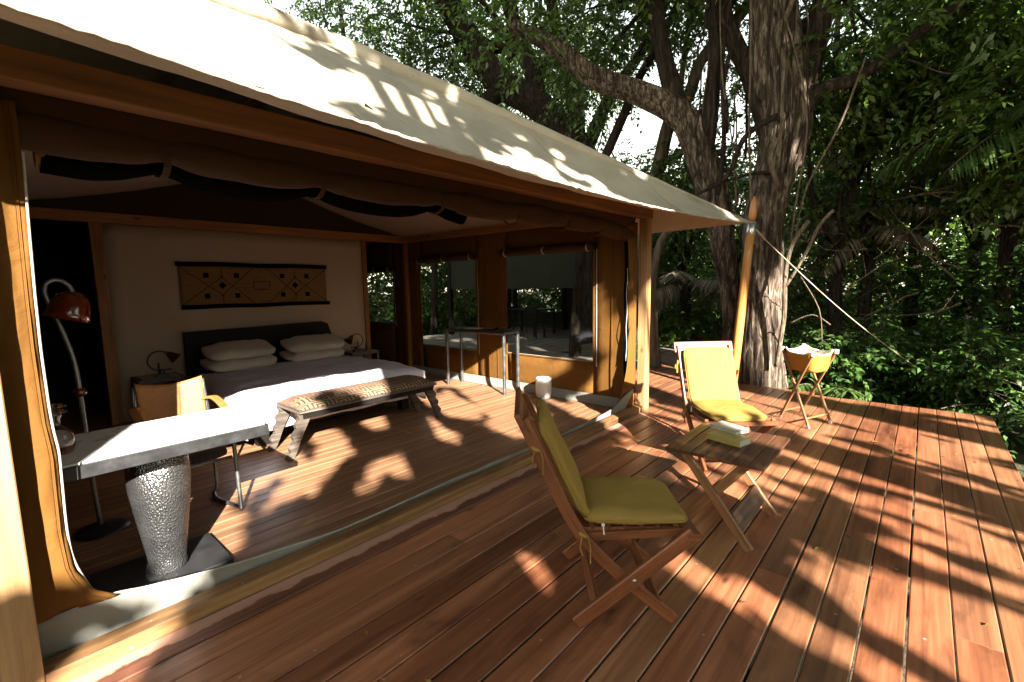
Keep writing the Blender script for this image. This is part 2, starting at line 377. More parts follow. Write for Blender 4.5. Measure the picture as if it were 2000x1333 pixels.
# ------------------------------------------------------------------ mesh builder
class MB:
    def __init__(s):
        s.v = []; s.f = []; s.uv = []; s.sm = []; s.mi = []
    def add(s, vs, fs, uvs=None, smooth=False, mi=0):
        o = len(s.v)
        s.v.extend([tuple(p) for p in vs])
        for i, f in enumerate(fs):
            s.f.append(tuple(j + o for j in f))
            s.uv.append(uvs[i] if uvs else [(0.0, 0.0)] * len(f))
            s.sm.append(smooth); s.mi.append(mi)
    def bar(s, p, q, w, t, up=(0, 0, 1), ch=0.004, mi=0):
        """chamfered bar from p to q, w across, t along 'up'; UV u runs along the bar"""
        p = Vector(p); q = Vector(q); d = q - p; L = d.length; d.normalize()
        up = Vector(up); side = d.cross(up)
        if side.length < 1e-5: side = d.cross(Vector((1, 0, 0)))
        side.normalize(); u2 = side.cross(d).normalized()
        ch = min(ch, w * 0.3, t * 0.3)
        a, b = w / 2, t / 2
        pr = [(-a + ch, -b), (a - ch, -b), (a, -b + ch), (a, b - ch), (a - ch, b), (-a + ch, b), (-a, b - ch), (-a, -b + ch)]
        vs = [p + side * x + u2 * y for x, y in pr] + [q + side * x + u2 * y for x, y in pr]
        fs = []; uvs = []
        r = random.random() * 7; acc = r
        for i in range(8):
            j = (i + 1) % 8
            e = math.hypot(pr[j][0] - pr[i][0], pr[j][1] - pr[i][1])
            fs.append((i, j, j + 8, i + 8)); uvs.append([(r, acc), (r, acc + e), (r + L, acc + e), (r + L, acc)])
            acc += e
        fs.append(tuple(range(7, -1, -1))); uvs.append([(r + 0.03 * x, r + y) for x, y in reversed(pr)])
        fs.append(tuple(range(8, 16))); uvs.append([(r + 0.03 * x, r + y) for x, y in pr])
        s.add(vs, fs, uvs, mi=mi)
    def sweep(s, pts, w, t, side):
        """rectangular section swept along a planar curve; w along 'side', t across"""
        pts = [Vector(p) for p in pts]; side = Vector(side).normalized(); n = len(pts)
        vs = []; fs = []; uvs = []; acc = random.random() * 7; us = []
        for i, p in enumerate(pts):
            d = (pts[min(i + 1, n - 1)] - pts[max(i - 1, 0)]).normalized(); nn = d.cross(side).normalized()
            if i: acc += (p - pts[i - 1]).length
            us.append(acc); c = 0.004
            for a, b in ((-w / 2 + c, -t / 2), (w / 2 - c, -t / 2), (w / 2, -t / 2 + c), (w / 2, t / 2 - c), (w / 2 - c, t / 2), (-w / 2 + c, t / 2), (-w / 2, t / 2 - c), (-w / 2, -t / 2 + c)):
                vs.append(p + side * a + nn * b)
        vv = [0, w, w, w + t, w + t, 2 * w + t, 2 * w + t, 2 * w + 2 * t, 2 * w + 2 * t]
        for i in range(n - 1):
            for j in range(8):
                j2 = (j + 1) % 8
                fs.append((i * 8 + j, i * 8 + j2, i * 8 + 8 + j2, i * 8 + 8 + j)); uvs.append([(us[i], vv[j]), (us[i], vv[j + 1]), (us[i + 1], vv[j + 1]), (us[i + 1], vv[j])])
        fs.append(tuple(range(7, -1, -1))); uvs.append([(0, 0)] * 8); m_ = (n - 1) * 8
        fs.append(tuple(range(m_, m_ + 8))); uvs.append([(0, 0)] * 8)
        s.add(vs, fs, uvs)
    def box(s, x0, x1, y0, y1, z0, z1, ch=0.004, mi=0):
        dx, dy, dz = x1 - x0, y1 - y0, z1 - z0
        cx, cy, cz = (x0 + x1) / 2, (y0 + y1) / 2, (z0 + z1) / 2
        if dx >= dy and dx >= dz: s.bar((x0, cy, cz), (x1, cy, cz), dy, dz, (0, 0, 1), ch, mi)
        elif dy >= dz: s.bar((cx, y0, cz), (cx, y1, cz), dx, dz, (0, 0, 1), ch, mi)
        else: s.bar((cx, cy, z0), (cx, cy, z1), dx, dy, (0, 1, 0), ch, mi)
    def tube(s, pts, rad, n=8, smooth=True, cap=True, mi=0, wob=None):
        pts = [Vector(p) for p in pts]
        if isinstance(rad, (int, float)): rad = [rad] * len(pts)
        vs = []; fs = []; uvs = []
        prev = None; acc = random.random() * 5
        ring_u = []
        for i, p in enumerate(pts):
            if i == 0: d = pts[1] - p
            elif i == len(pts) - 1: d = p - pts[i - 1]
            else: d = (pts[i + 1] - pts[i - 1])
            d.normalize()
            if prev is None:
                a = d.orthogonal().normalized()
            else:
                a = (prev - d * prev.dot(d)).normalized()
            prev = a; b = d.cross(a)
            if i: acc += (p - pts[i - 1]).length
            ring_u.append(acc)
            for k_ in range(n):
                an = 2 * math.pi * k_ / n
                r = rad[i] * (wob(i, an, p) if wob else 1.0)
                vs.append(p + a * (math.cos(an) * r) + b * (math.sin(an) * r))
        for i in range(len(pts) - 1):
            for k_ in range(n):
                k2 = (k_ + 1) % n
                fs.append((i * n + k_, i * n + k2, (i + 1) * n + k2, (i + 1) * n + k_))
                v0 = k_ / n * 6.283 * rad[i]; v1 = (k_ + 1) / n * 6.283 * rad[i]
                uvs.append([(ring_u[i], v0), (ring_u[i], v1), (ring_u[i + 1], v1), (ring_u[i + 1], v0)])
        if cap:
            fs.append(tuple(range(n - 1, -1, -1))); uvs.append([(0, 0)] * n)
            m = (len(pts) - 1) * n
            fs.append(tuple(range(m, m + n))); uvs.append([(0, 0)] * n)
        s.add(vs, fs, uvs, smooth, mi)
    def lathe(s, prof, c=(0, 0, 0), n=24, smooth=True, mi=0, axis=None):
        """prof: list of (r, z); axis: optional Matrix to tilt"""
        vs = []; fs = []; uvs = []
        for r, z in prof:
            for k_ in range(n):
                an = 2 * math.pi * k_ / n
                p = Vector((r * math.cos(an), r * math.sin(an), z))
                if axis is not None: p = axis @ p
                vs.append(p + Vector(c))
        for i in range(len(prof) - 1):
            for k_ in range(n):
                k2 = (k_ + 1) % n
                fs.append((i * n + k_, i * n + k2, (i + 1) * n + k2, (i + 1) * n + k_))
                uvs.append([(k_ / n, prof[i][1]), ((k_ + 1) / n, prof[i][1]), ((k_ + 1) / n, prof[i + 1][1]), (k_ / n, prof[i + 1][1])])
        s.add(vs, fs, uvs, smooth, mi)
        if prof[0][0] > 1e-4: s.add(vs[:n], [tuple(range(n - 1, -1, -1))], None, False, mi)
        if prof[-1][0] > 1e-4: s.add(vs[-n:], [tuple(range(n))], None, False, mi)
    def grid(s, fn, nu, nv, smooth=True, mi=0, uvf=None):
        vs = []; fs = []; uvs = []
        for i in range(nu + 1):
            for j in range(nv + 1):
                vs.append(fn(i / nu, j / nv))
        W = nv + 1
        uvf = uvf or (lambda u, v: (u, v))
        for i in range(nu):
            for j in range(nv):
                fs.append((i * W + j, (i + 1) * W + j, (i + 1) * W + j + 1, i * W + j + 1))
                uvs.append([uvf(i / nu, j / nv), uvf((i + 1) / nu, j / nv), uvf((i + 1) / nu, (j + 1) / nv), uvf(i / nu, (j + 1) / nv)])
        s.add(vs, fs, uvs, smooth, mi)
    def extr(s, poly, vec, smooth=False, mi=0):
        """flat polygon (3D points) extruded by vec"""
        n = len(poly); vec = Vector(vec)
        vs = [Vector(p) for p in poly] + [Vector(p) + vec for p in poly]
        fs = [tuple(range(n - 1, -1, -1)), tuple(range(n, 2 * n))]
        def uvp(p): return (p.x + p.y * 0.7, p.z + p.y * 0.3)
        uvs = [[uvp(vs[i]) for i in fs[0]], [uvp(vs[i]) for i in fs[1]]]
        for i in range(n):
            j = (i + 1) % n
            fs.append((i, j, j + n, i + n)); uvs.append([uvp(vs[a]) for a in fs[-1]])
        s.add(vs, fs, uvs, smooth, mi)
    def pad(s, c, dims, e=0.35, e2=None, mat=None, nu=28, nv=14, puff=0.0, nz=0.0, mi=0, nf=7.0):
        """superellipsoid cushion; dims are half sizes; mat rotates about c"""
        e2 = e if e2 is None else e2
        c = Vector(c)
        def sp(x, p): return math.copysign(abs(x) ** p, x)
        def fn(u, v):
            th = 2 * math.pi * u; ph = math.pi * (v - 0.5)
            x = sp(math.cos(ph), e2) * sp(math.cos(th), e); y = sp(math.cos(ph), e2) * sp(math.sin(th), e); z = sp(math.sin(ph), e2)
            if puff: z *= (1 - puff * max(abs(x), abs(y)) ** 3)
            p = Vector((x * dims[0], y * dims[1], z * dims[2]))
            if nz: p += Vector((0, 0, nz * (mnoise.noise(Vector((p.x * nf + c.x, p.y * nf, p.z * nf + c.y))) + 0.45 * mnoise.noise(Vector((p.x * nf * 2.7 + c.x, p.y * nf * 2.2, c.y))))))
            if mat is not None: p = mat @ p
            return p + c
        s.grid(fn, nu, nv, True, mi)

def obj(name, mb, mat, parent=None, solid=0.0, sub=0, kind=None, label=None, off=None):
    me = bpy.data.meshes.new(name)
    vs = mb.v
    o_ = Vector((0, 0, 0))
    root = parent
    while root is not None:
        o_ = o_ + Vector(root.location); root = root.parent
    if off is not None: o_ = o_ + Vector(off)
    if o_.length > 0: vs = [(p[0] - o_.x, p[1] - o_.y, p[2] - o_.z) for p in vs]
    me.from_pydata(vs, [], mb.f)
    ul = me.uv_layers.new(name="UVMap")
    flat = [c for f in mb.uv for uv in f for c in uv]
    ul.data.foreach_set("uv", flat)
    me.polygons.foreach_set("use_smooth", mb.sm)
    mats = mat if isinstance(mat, (list, tuple)) else [mat]
    for m_ in mats: me.materials.append(m_)
    if len(mats) > 1: me.polygons.foreach_set("material_index", mb.mi)
    me.update()
    o = bpy.data.objects.new(name, me)
    COL.objects.link(o)
    if off is not None: o.location = Vector(off)
    if parent is not None: o.parent = parent
    if solid:
        md = o.modifiers.new("thickness", 'SOLIDIFY'); md.thickness = solid; md.offset = 0
    if sub:
        md = o.modifiers.new("smooth", 'SUBSURF'); md.levels = sub; md.render_levels = sub
    if kind: o['kind'] = kind
    if label: o['label'] = label
    return o

def tag(o, label, cat, group=None):
    o['label'] = label; o['category'] = cat
    if group: o['group'] = group
    return o

def thing(name, loc, label, cat, group=None, rz=0.0):
    o = bpy.data.objects.new(name, None)
    o.empty_display_size = 0.2
    COL.objects.link(o)
    o.location = loc; o.rotation_euler = (0, 0, rz)
    return tag(o, label, cat, group)

def structure(name, loc=(0, 0, 0)):
    o = bpy.data.objects.new(name, None); COL.objects.link(o); o.location = loc; o['kind'] = 'structure'
    return o

def copy_tree(o, parent=None):
    c = o.copy(); COL.objects.link(c)
    if parent is not None: c.parent = parent
    for ch in list(o.children): copy_tree(ch, c)
    return c

def lerp(a, b, t): return a + (b - a) * t
def pw(x, pts):
    """piecewise-linear"""
    if x <= pts[0][0]: return pts[0][1]
    for (x0, y0), (x1, y1) in zip(pts, pts[1:]):
        if x <= x1: return lerp(y0, y1, (x - x0) / (x1 - x0))
    return pts[-1][1]
def nz(x, y=0.0, z=0.0): return mnoise.noise(Vector((x, y, z)))
def smoothpts(pts, n=4):
    """Catmull-Rom resampling"""
    P = [Vector(p) for p in pts]; out = []
    for i in range(len(P) - 1):
        p0 = P[max(i - 1, 0)]; p1 = P[i]; p2 = P[i + 1]; p3 = P[min(i + 2, len(P) - 1)]
        for k_ in range(n):
            t = k_ / n
            out.append(0.5 * ((2 * p1) + (p2 - p0) * t + (2 * p0 - 5 * p1 + 4 * p2 - p3) * t * t + (3 * p1 - p0 - 3 * p2 + p3) * t ** 3))
    out.append(P[-1]); return out

# ------------------------------------------------------------------ ground
GZ = -0.5
mb = MB()
def gfn(u, v):
    x = lerp(-110, 110, u); y = lerp(-110, 110, v)
    x = math.copysign(abs(x / 110) ** 2.2 * 110, x); y = math.copysign(abs(y / 110) ** 2.2 * 110, y)
    near = max(0.0, min(1.0, (math.hypot(x - 3, y - 3) - 4) / 6))
    return Vector((x, y, GZ + 0.10 * near * nz(x * 0.5, y * 0.5) + near * 0.5 * nz(x * 0.08, y * 0.08, 4)))
mb.grid(gfn, 120, 120)
obj("ground", mb, MAT['ground'], kind='structure')

# ------------------------------------------------------------------ deck of single planks
def plank_row(root, y0, w, x0, x1, z, th, mat, lens, name="plank", cache={}, jit=0.0025):
    x = x0
    while x < x1 - 0.05:
        L = random.choice(lens)
        xe = x + L
        if x1 - xe < 0.9: xe = x1
        key = (round(xe - x, 3), round(w, 4), th, mat.name)
        me = cache.get(key)
        cx = (x + xe) / 2; cy = y0 + w / 2
        if me is None:
            m = MB(); hl = (xe - x) / 2 - 0.0015
            m.bar((-hl, 0, 0), (hl, 0, 0), w, th, (0, 0, 1), 0.004)
            o = obj(name, m, mat)
            cache[key] = o.data
        else:
            o = bpy.data.objects.new(name, me); COL.objects.link(o)
        o.parent = root
        o.location = (cx, cy + random.uniform(-jit, jit) * 0.4, z - th / 2 + random.uniform(-jit, 0) * 0.7)
        o.rotation_euler = (0, 0, random.uniform(-1, 1) * 0.0006)
        x = xe

deck = structure("deck")
PITCH = 0.147
y = -0.62
rows = 0
while y < 2.10:
    yc = y + PITCH / 2
    xe = 6.93 if yc < 0.95 else 7.1 if yc < 2.1 else 7.1
    plank_row(deck, y, PITCH - random.choice((0.0055, 0.007, 0.009)), -1.6, xe + random.uniform(-0.012, 0.012), 0.0, 0.032, MAT['deck'], (3.3, 4.1, 4.8, 5.4))
    y += PITCH; rows += 1
# the board beside the sill with the unstained strip
BW = 2.33 - y - 0.006
m = MB(); m.bar((-3.2, 0, 0), (3.2, 0, 0), BW, 0.032, (0, 0, 1), 0.004)
o = obj("plank", m, MAT['deck_strip'], deck); o.location = (1.66, y + BW / 2, -0.016); o['label'] = "board beside the sill, half of it left unstained and pinkish"
SILL_Y = 2.33
plank_row(deck, SILL_Y - BW - 0.003, BW - 0.004, 4.87, 7.1, 0.0, 0.032, MAT['deck'], (2.23,))
y = SILL_Y
while y < 5.9:
    plank_row(deck, y, PITCH - 0.006, 4.93, 8.2 + random.uniform(-0.01, 0.01), 0.0, 0.032, MAT['deck'] if y < 3.6 else MAT['deck_old'], (3.27,))
    y += PITCH
m = MB()
for xx in (-1.2, 0.3, 1.8, 3.3, 4.8, 6.2, 6.85):
    m.box(xx - 0.03, xx + 0.03, -0.58, 2.3, -0.20, -0.034)
    m.box(xx - 0.05, xx + 0.05, -0.5, -0.4, -0.9, -0.2); m.box(xx - 0.05, xx + 0.05, 1.1, 1.2, -0.9, -0.2)
for xx in (5.4, 6.8, 8.0): m.box(xx - 0.03, xx + 0.03, 2.4, 5.9, -0.20, -0.034)
obj("joist", m, MAT['darkwood'], deck)
m = MB()
for xx in (-1.2, 0.3, 1.8, 3.3, 4.8, 6.2, 6.85):
    for r_ in range(rows):
        for dy in (0.03, 0.112):
            cx_, cy_ = xx + random.uniform(-.012, .012), -0.62 + PITCH * r_ + dy + random.uniform(-.006, .006)
            m.add([Vector((cx_ + 0.0052 * math.cos(a), cy_ + 0.0052 * math.sin(a), 0.0006)) for a in [i * math.pi / 3 for i in range(6)]], [(0, 1, 2, 3, 4, 5)])
obj("screws", m, MAT['steel'], deck, kind='stuff')

# floor inside the tent
floor = structure("tent_floor")
y = 2.47
while y < 9.3:
    if y < 6.6:
        plank_row(floor, y, 0.107, -0.02, 4.86, 0.0, 0.03, MAT['floor'], (1.63, 2.1, 2.75, 3.3), jit=0.001)
    else:
        plank_row(floor, y, 0.107, -0.02, 4.86, 0.0, 0.03, MAT['floor'], (4.88,), jit=0.001)
    y += 0.1095
m = MB(); m.box(-0.05, 4.9, 2.45, 9.35, -0.2, -0.034)
obj("joist", m, MAT['darkwood'], floor)

# ------------------------------------------------------------------ the tent
XL, XR, YF, YB = -0.02, 4.88, 2.45, 6.6
tent = thing("safari_tent", (2.43, 4.5, 0), "large cream and brown canvas safari tent with open front on a timber frame", "tent")
BZ = 2.15
# frame
def part(name, m, mat, parent=tent, **kw): return obj(name, m, mat, parent, **kw)
m = MB(); m.box(-0.10, 0.03, 2.33, 2.45, -0.03, BZ + 0.008); part("post", m, MAT['pine'])
m = MB(); m.box(4.945, 5.05, 2.335, 2.435, 0.001, BZ + 0.008); part("post", m, MAT['pine'])
m = MB(); m.box(-1.2, 5.075, 2.335, 2.445, BZ + 0.010, BZ + 0.118); part("beam", m, MAT['beam'])
m = MB(); m.box(4.80, 4.876, 2.447, 6.57, BZ + 0.03, BZ + 0.13); part("beam", m, MAT['beam'])
m = MB(); m.box(-0.02, 4.876, 6.573, 6.66, BZ + 0.025, BZ + 0.135); part("beam", m, MAT['beam'])
m = MB(); m.box(-0.02, 0.06, 2.447, 6.57, BZ + 0.03, BZ + 0.13); part("beam", m, MAT['beam'])
m = MB(); m.box(0.85, 0.95, 6.57, 6.66, 0.0, BZ + 0.023); part("post", m, MAT['beam'])
m = MB(); m.box(4.0, 4.075, 6.57, 6.66, 0.0, BZ + 0.023); part("post", m, MAT['beam'])
m = MB(); m.box(4.80, 4.87, 6.575, 6.65, 0.0, BZ + 0.023); part("post", m, MAT['beam'])
# sill
m = MB(); m.box(0.032, 4.943, SILL_Y + 0.004, 2.445, -0.02, 0.055, 0.006); part("sill", m, MAT['sill'])
# white partition
m = MB()
m.grid(lambda u, v: Vector((lerp(0.952, 3.998, u), 6.60 + 0.006 * nz(u * 4, v * 3), lerp(0.0, BZ + 0.02, v))), 24, 16)
part("partition", m, MAT['whitewall'], solid=0.02)
# dark wardrobe behind the left opening, dark wall at the far back
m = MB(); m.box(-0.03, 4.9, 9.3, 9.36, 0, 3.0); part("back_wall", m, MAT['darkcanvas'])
m = MB()
m.box(-0.06, -0.02, 2.46, 9.3, 0.0, BZ + 0.13); part("left_wall", m, MAT['brown'])
m = MB()
for zz in (0.62, 0.98, 1.34): m.box(0.06, 0.84, 7.55, 7.9, zz, zz + 0.03)
m.box(0.03, 0.06, 7.5, 7.95, 0, 1.9); m.box(0.84, 0.87, 7.5, 7.95, 0, 1.9); m.box(0.03, 0.87, 7.952, 7.97, 0, 1.9)
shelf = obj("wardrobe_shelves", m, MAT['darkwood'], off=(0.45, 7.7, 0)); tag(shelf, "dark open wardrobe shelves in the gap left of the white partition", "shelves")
m = MB()
def fold(c, d, h):
    m.pad(c, (d[0], d[1], h), 0.35, 0.4, None, 16, 8)
fold((0.24, 7.68, 1.05), (0.13, 0.1), 0.035); fold((0.24, 7.68, 1.12), (0.12, 0.1), 0.03)
tag(obj("folded_towels", m, MAT['pillowcase'], off=(0.24, 7.68, 1.01)), "small stack of folded pale towels on the dark wardrobe shelf", "towels")
# side wall with openings for three windows
WINS = [(2.98, 4.37, 0.52, 1.84), (4.98, 6.28, 0.50, 1.83), (7.05, 8.0, 0.82, 1.72)]
m = MB()
def wallcell(y0, y1, z0, z1):
    n1 = max(1, int((y1 - y0) / 0.12)); n2 = max(1, int((z1 - z0) / 0.15))
    m.grid(lambda u, v: Vector((XR + 0.012 * nz(lerp(y0, y1, u) * 2.2, lerp(z0, z1, v) * 1.2) + 0.004 * nz(lerp(y0, y1, u) * 9, lerp(z0, z1, v) * 2, 3), lerp(y0, y1, u), lerp(z0, z1, v))), n1, n2)
ys = [2.46] + [v for w in WINS for v in w[:2]] + [9.3]
for i in range(0, len(ys) - 1, 1):
    if i % 2 == 0: wallcell(ys[i], ys[i + 1], 0.0, BZ + 0.13)
    else:
        w = WINS[i // 2]
        wallcell(w[0], w[1], 0.0, w[2]); wallcell(w[0], w[1], w[3], BZ + 0.13)
part("side_wall", m, MAT['brown'], solid=0.006)
m = MB()
m.grid(lambda u, v: Vector((XR - 0.013 + 0.006 * nz(u * 30, v) - 0.05 * (1 - v) ** 3, lerp(2.46, 6.55, u), lerp(0.003, 0.115, v))), 60, 4)
part("ground_flap", m, MAT['skirt'], solid=0.003)
for y0, y1, z0, z1 in WINS:
    m = MB()
    fw = 0.028
    for bz in ((y0 - fw, y0, z0 - fw, z1 + fw), (y1, y1 + fw, z0 - fw, z1 + fw)):
        m.box(XR - 0.014, XR - 0.004, bz[0], bz[1], bz[2], bz[3], 0.002)
    m.box(XR - 0.014, XR - 0.004, y0, y1, z0 - fw, z0, 0.002); m.box(XR - 0.014, XR - 0.004, y0, y1, z1, z1 + fw, 0.002)
    wf = part("window", m, MAT['brown'])
    m = MB()
    m.grid(lambda u, v: Vector((XR + 0.006 * nz(u * 5, v * 4, y0) + 0.002, lerp(y0, y1, u), lerp(z0, z1, v))), 24, 24)
    obj("pane", m, MAT['pane'], wf)
    # blind rolled up above it
    m = MB()
    n = 26
    pts = [Vector((XR - 0.06, lerp(y0 - 0.04, y1 + 0.04, i / n), z1 + 0.045 + 0.012 * nz(i * 0.5, y0))) for i in range(n + 1)]
    m.tube(pts, [0.048 + 0.004 * nz(i * 0.9, 3) for i in range(n + 1)], 12)
    for r_ in (0.012, 0.026, 0.038):        # rolled edge seen at the end
        m.lathe([(r_, 0.0), (r_ + 0.006, 0.008), (r_ + 0.007, 0.0)], (XR - 0.06, y0 - 0.045, z1 + 0.045), 12, True, 0, Matrix.Rotation(math.pi / 2, 3, 'X'))
    obj("rolled_blind", m, MAT['rollcanvas'], wf)
    for t in (0.03, 0.5, 0.97):
        m = MB(); yy = lerp(y0, y1, t)
        m.lathe([(0.051, -0.009), (0.054, 0.0), (0.051, 0.009)], (XR - 0.06, yy, z1 + 0.045), 14, True, 0, Matrix.Rotation(math.pi / 2, 3, 'X'))
        obj("strap", m, MAT['trim'], wf)
    m = MB()
    m.bar((XR - 0.014, y0 - 0.05, z1 + 0.02), (XR - 0.016, y0 - 0.055, z0 - 0.06), 0.010, 0.006, (1, 0, 0), 0.001)
    m.bar((XR - 0.014, y1 - 0.006, z0 - 0.005), (XR - 0.014, y0 + 0.006, z0 - 0.005), 0.010, 0.005, (0, 0, 1), 0.001)
    obj("zip", m, MAT['trim'], wf)
# seams of the side wall
for yy in (2.72, 4.55, 4.80):
    m = MB(); m.bar((XR - 0.017, yy, 0.12), (XR - 0.017, yy, BZ), 0.02, 0.004, (1, 0, 0), 0.001); part("seam", m, MAT['brown'])
# ceiling liner: gable with a ridge running into the tent, dark gable triangle
RX, RZ = 2.43, 2.95
m = MB()
def slope(x0):
    def fn(u, v):
        yy = lerp(2.5, 6.62, u); s_ = v
        z = min(lerp(BZ + 0.12, RZ, s_), 1.88 + (yy - 1.72) * 0.50)
        z = z - 0.07 * math.sin(math.pi * s_) - 0.02 * abs(math.sin(u * math.pi * 5)) * s_ * (1 - s_)
        return Vector((lerp(x0, RX, s_), yy, z + 0.004 * nz(u * 9, v * 9)))
    return fn
m.grid(slope(XR - 0.08), 30, 16); m.grid(slope(XL + 0.07), 30, 16)
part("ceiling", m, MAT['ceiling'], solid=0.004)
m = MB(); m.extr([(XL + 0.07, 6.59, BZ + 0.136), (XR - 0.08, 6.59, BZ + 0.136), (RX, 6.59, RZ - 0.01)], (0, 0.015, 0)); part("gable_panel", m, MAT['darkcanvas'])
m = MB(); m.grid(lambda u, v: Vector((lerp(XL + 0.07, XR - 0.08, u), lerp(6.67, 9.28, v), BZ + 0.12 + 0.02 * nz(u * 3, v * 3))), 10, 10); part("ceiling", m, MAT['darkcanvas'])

# outer fly sheet
TIPR = Vector((6.36, 1.66, 2.17)); TIPL = Vector((-1.5, 1.66, 2.26)); APEX = Vector((2.43, 4.3, 3.72)); RIDGE = Vector((2.43, 9.6, 3.78))
def eave(u):
    x = lerp(TIPL.x, TIPR.x, u)
    e = 4 * u * (1 - u)
    z = lerp(TIPL.z, TIPR.z, u) - 0.11 * min(1, e * 1.05)
    yy = 1.66 + 0.14 * min(1, e)
    return Vector((x, yy, z + 0.004 * nz(x * 4, 2) + 0.004 * nz(x * 16, 5)))
def front(u, v):
    p = eave(u); q = APEX + Vector(((u - 0.5) * 0.02, 0, 0))
    r = p.lerp(q, v)
    vb = 0.214
    sag = (0.165 * math.sin(math.pi * 0.5 * v / vb) if v < vb else 0.165 * (1 - (v - vb) / (1 - vb)) ** 1.2) * min(1, 2.2 * (4 * u * (1 - u)))
    r.z -= sag
    r.z += 0.010 * nz(r.x * 2.2, r.y * 2.2, 1) * min(1, 8 * (1 - v)) * min(1, 6 * u * (1 - u) * 4)
    return r
m = MB()
m.grid(front, 120, 36)
def right(u, v):
    side0 = TIPR; 
    yy = lerp(TIPR.y, 9.6, u)
    e = 4 * u * (1 - u)
    p = Vector((TIPR.x - 0.62 * min(1, e * 2.2 if u < 0.5 else 1), yy, lerp(2.17, 2.15, u) - 0.10 * min(1, e * 2)))
    q = APEX.lerp(RIDGE, u)
    r = p.lerp(q, v); r.z -= 0.06 * math.sin(math.pi * v) * min(1, u * 6)
    return r
m.grid(right, 50, 24)
def left(u, v):
    yy = lerp(TIPL.y, 9.6, u)
    p = Vector((TIPL.x + 0.4 * min(1, u * 4), yy, 2.15)); q = APEX.lerp(RIDGE, u)
    r = p.lerp(q, v); r.z -= 0.06 * math.sin(math.pi * v) * min(1, u * 6)
    return r
m.grid(left, 30, 16)
part("fly_sheet", m, MAT['roof'], solid=0.004)
for us in (0.24, 0.39, 0.54, 0.69, 0.84):
    m = MB(); pr_ = None; x0_ = lerp(TIPL.x, TIPR.x, us)
    for i in range(41):
        v_ = 0.005 + 0.98 * i / 40; u_ = ((x0_ - APEX.x * v_) / (1 - v_) - TIPL.x) / (TIPR.x - TIPL.x)
        if not 0.01 < u_ < 0.99: break
        a = front(u_, v_) + Vector((0, -0.002, 0.0035))
        if pr_ is not None: m.bar(pr_, a, 0.022, 0.003, (0, -0.5, 0.8), 0.0006)
        pr_ = a
    part("panel_seam", m, MAT['roof'])
# rolled seam over the hips
for tip in (TIPR, TIPL):
    m = MB(); pts = []; rad = []
    for i in range(41):
        t = i / 40; p = tip.lerp(APEX, t) + Vector((0, 0.02, 0.012 + 0.012 * nz(t * 14, tip.x)))
        pts.append(p); rad.append(lerp(0.012, 0.085, min(1, t * 1.15)) * (1 + 0.18 * nz(t * 11, 3 + tip.x)))
    m.tube(pts, rad, 14); part("hip_seam", m, MAT['roof'])
# eave hem with ragged, lumpy edge
m = MB(); pts = [eave(i / 220) + Vector((0, -0.002, -0.006 + 0.006 * nz(i * 0.7, 8) + 0.006 * nz(i * 2.3, 9))) for i in range(221)]
m.tube(pts, [0.007 + 0.016 * max(0, nz(i * 1.3, 4)) ** 1.3 for i in range(221)], 6); part("eave_hem", m, MAT['roof'])
m = MB(); m.tube([RIDGE + Vector((0, 0, -0.1)), APEX + Vector((0, 0, -0.08))], 0.05, 10); part("ridge_pole", m, MAT['beam'])

# front flap on the left post with the curved zip edge, and the grey skirt
edgeL = [(1.95, 0.16), (1.68, 0.15), (1.43, 0.142), (1.23, 0.138), (0.97, 0.14), (0.84, 0.15), (0.53, 0.142), (0.37, 0.152), (0.26, 0.20)]
def exz(z): return pw(z, list(reversed([(a, b) for a, b in edgeL])))
m = MB()
def flapL(u, v):
    z = lerp(0.20, 2.12, v)
    xe = exz(z) if z > 0.26 else 0.20 + (0.26 - z) * 1.2
    x = lerp(0.0, xe, u)
    return Vector((x, 2.452 + 0.020 * math.sin(u * 5 + z * 2.1) * u + 0.016 * nz(z * 2.4, u * 2) * u + 0.006 * nz(z * 8, u * 5), z))
m.grid(flapL, 16, 70); part("front_flap", m, MAT['brown'], solid=0.004)
m = MB(); m.sweep([flapL(0.86, i / 40) + Vector((0, -0.0035, 0)) for i in range(41)], 0.010, 0.002, (1, 0, 0)); part("seam", m, MAT['brown'])
tops = [(0.0, 0.20), (0.26, 0.205), (0.35, 0.18), (0.5, 0.15), (0.75, 0.11), (0.95, 0.09), (1.25, 0.06), (1.6, 0.062), (2.1, 0.075), (2.8, 0.06), (3.5, 0.058), (4.1, 0.075), (4.45, 0.10), (4.62, 0.17), (4.77, 0.22), (4.93, 0.25)]
m = MB()
def skirt(u, v):
    x = lerp(0.0, 4.93, u)
    h = pw(x, tops)
    z = lerp(0.012, h + 0.008 * nz(x * 4, 1), v)
    yy = 2.456 + 0.02 * (1 - v) + (0.05 * max(0, nz(x * 1.7, 2)) + 0.02) * (1 - min(1, h / 0.18)) * v
    return Vector((x, yy + 0.006 * nz(x * 9, v * 3), z))
m.grid(skirt, 140, 6); part("skirt", m, MAT['skirt'], solid=0.004)
m = MB()
zp = [Vector((exz(z) + 0.003, 2.45, z)) for z in [1.95 - i * 0.085 for i in range(20)]]
zp += [Vector((x, 2.45, pw(x, tops) + 0.004)) for x in (0.215, 0.25, 0.3, 0.35, 0.42, 0.5, 0.62, 0.75, 0.95, 1.25, 1.6, 2.1)]
zp = smoothpts(zp, 3); m.tube(zp, 0.0042, 6); part("zip", m, MAT['trim'])
edgeR = [(0.08, 4.53), (0.19, 4.68), (0.35, 4.735), (0.61, 4.79), (0.9, 4.86), (1.18, 4.915), (1.5, 4.86), (1.86, 4.77), (2.05, 4.74)]
m = MB()
def flapR(u, v):
    z = lerp(0.03, 2.12, v); xe = pw(z, edgeR)
    return Vector((lerp(4.935, xe, u), 2.452 + 0.035 * u + 0.012 * math.sin(z * 9) * u, z))
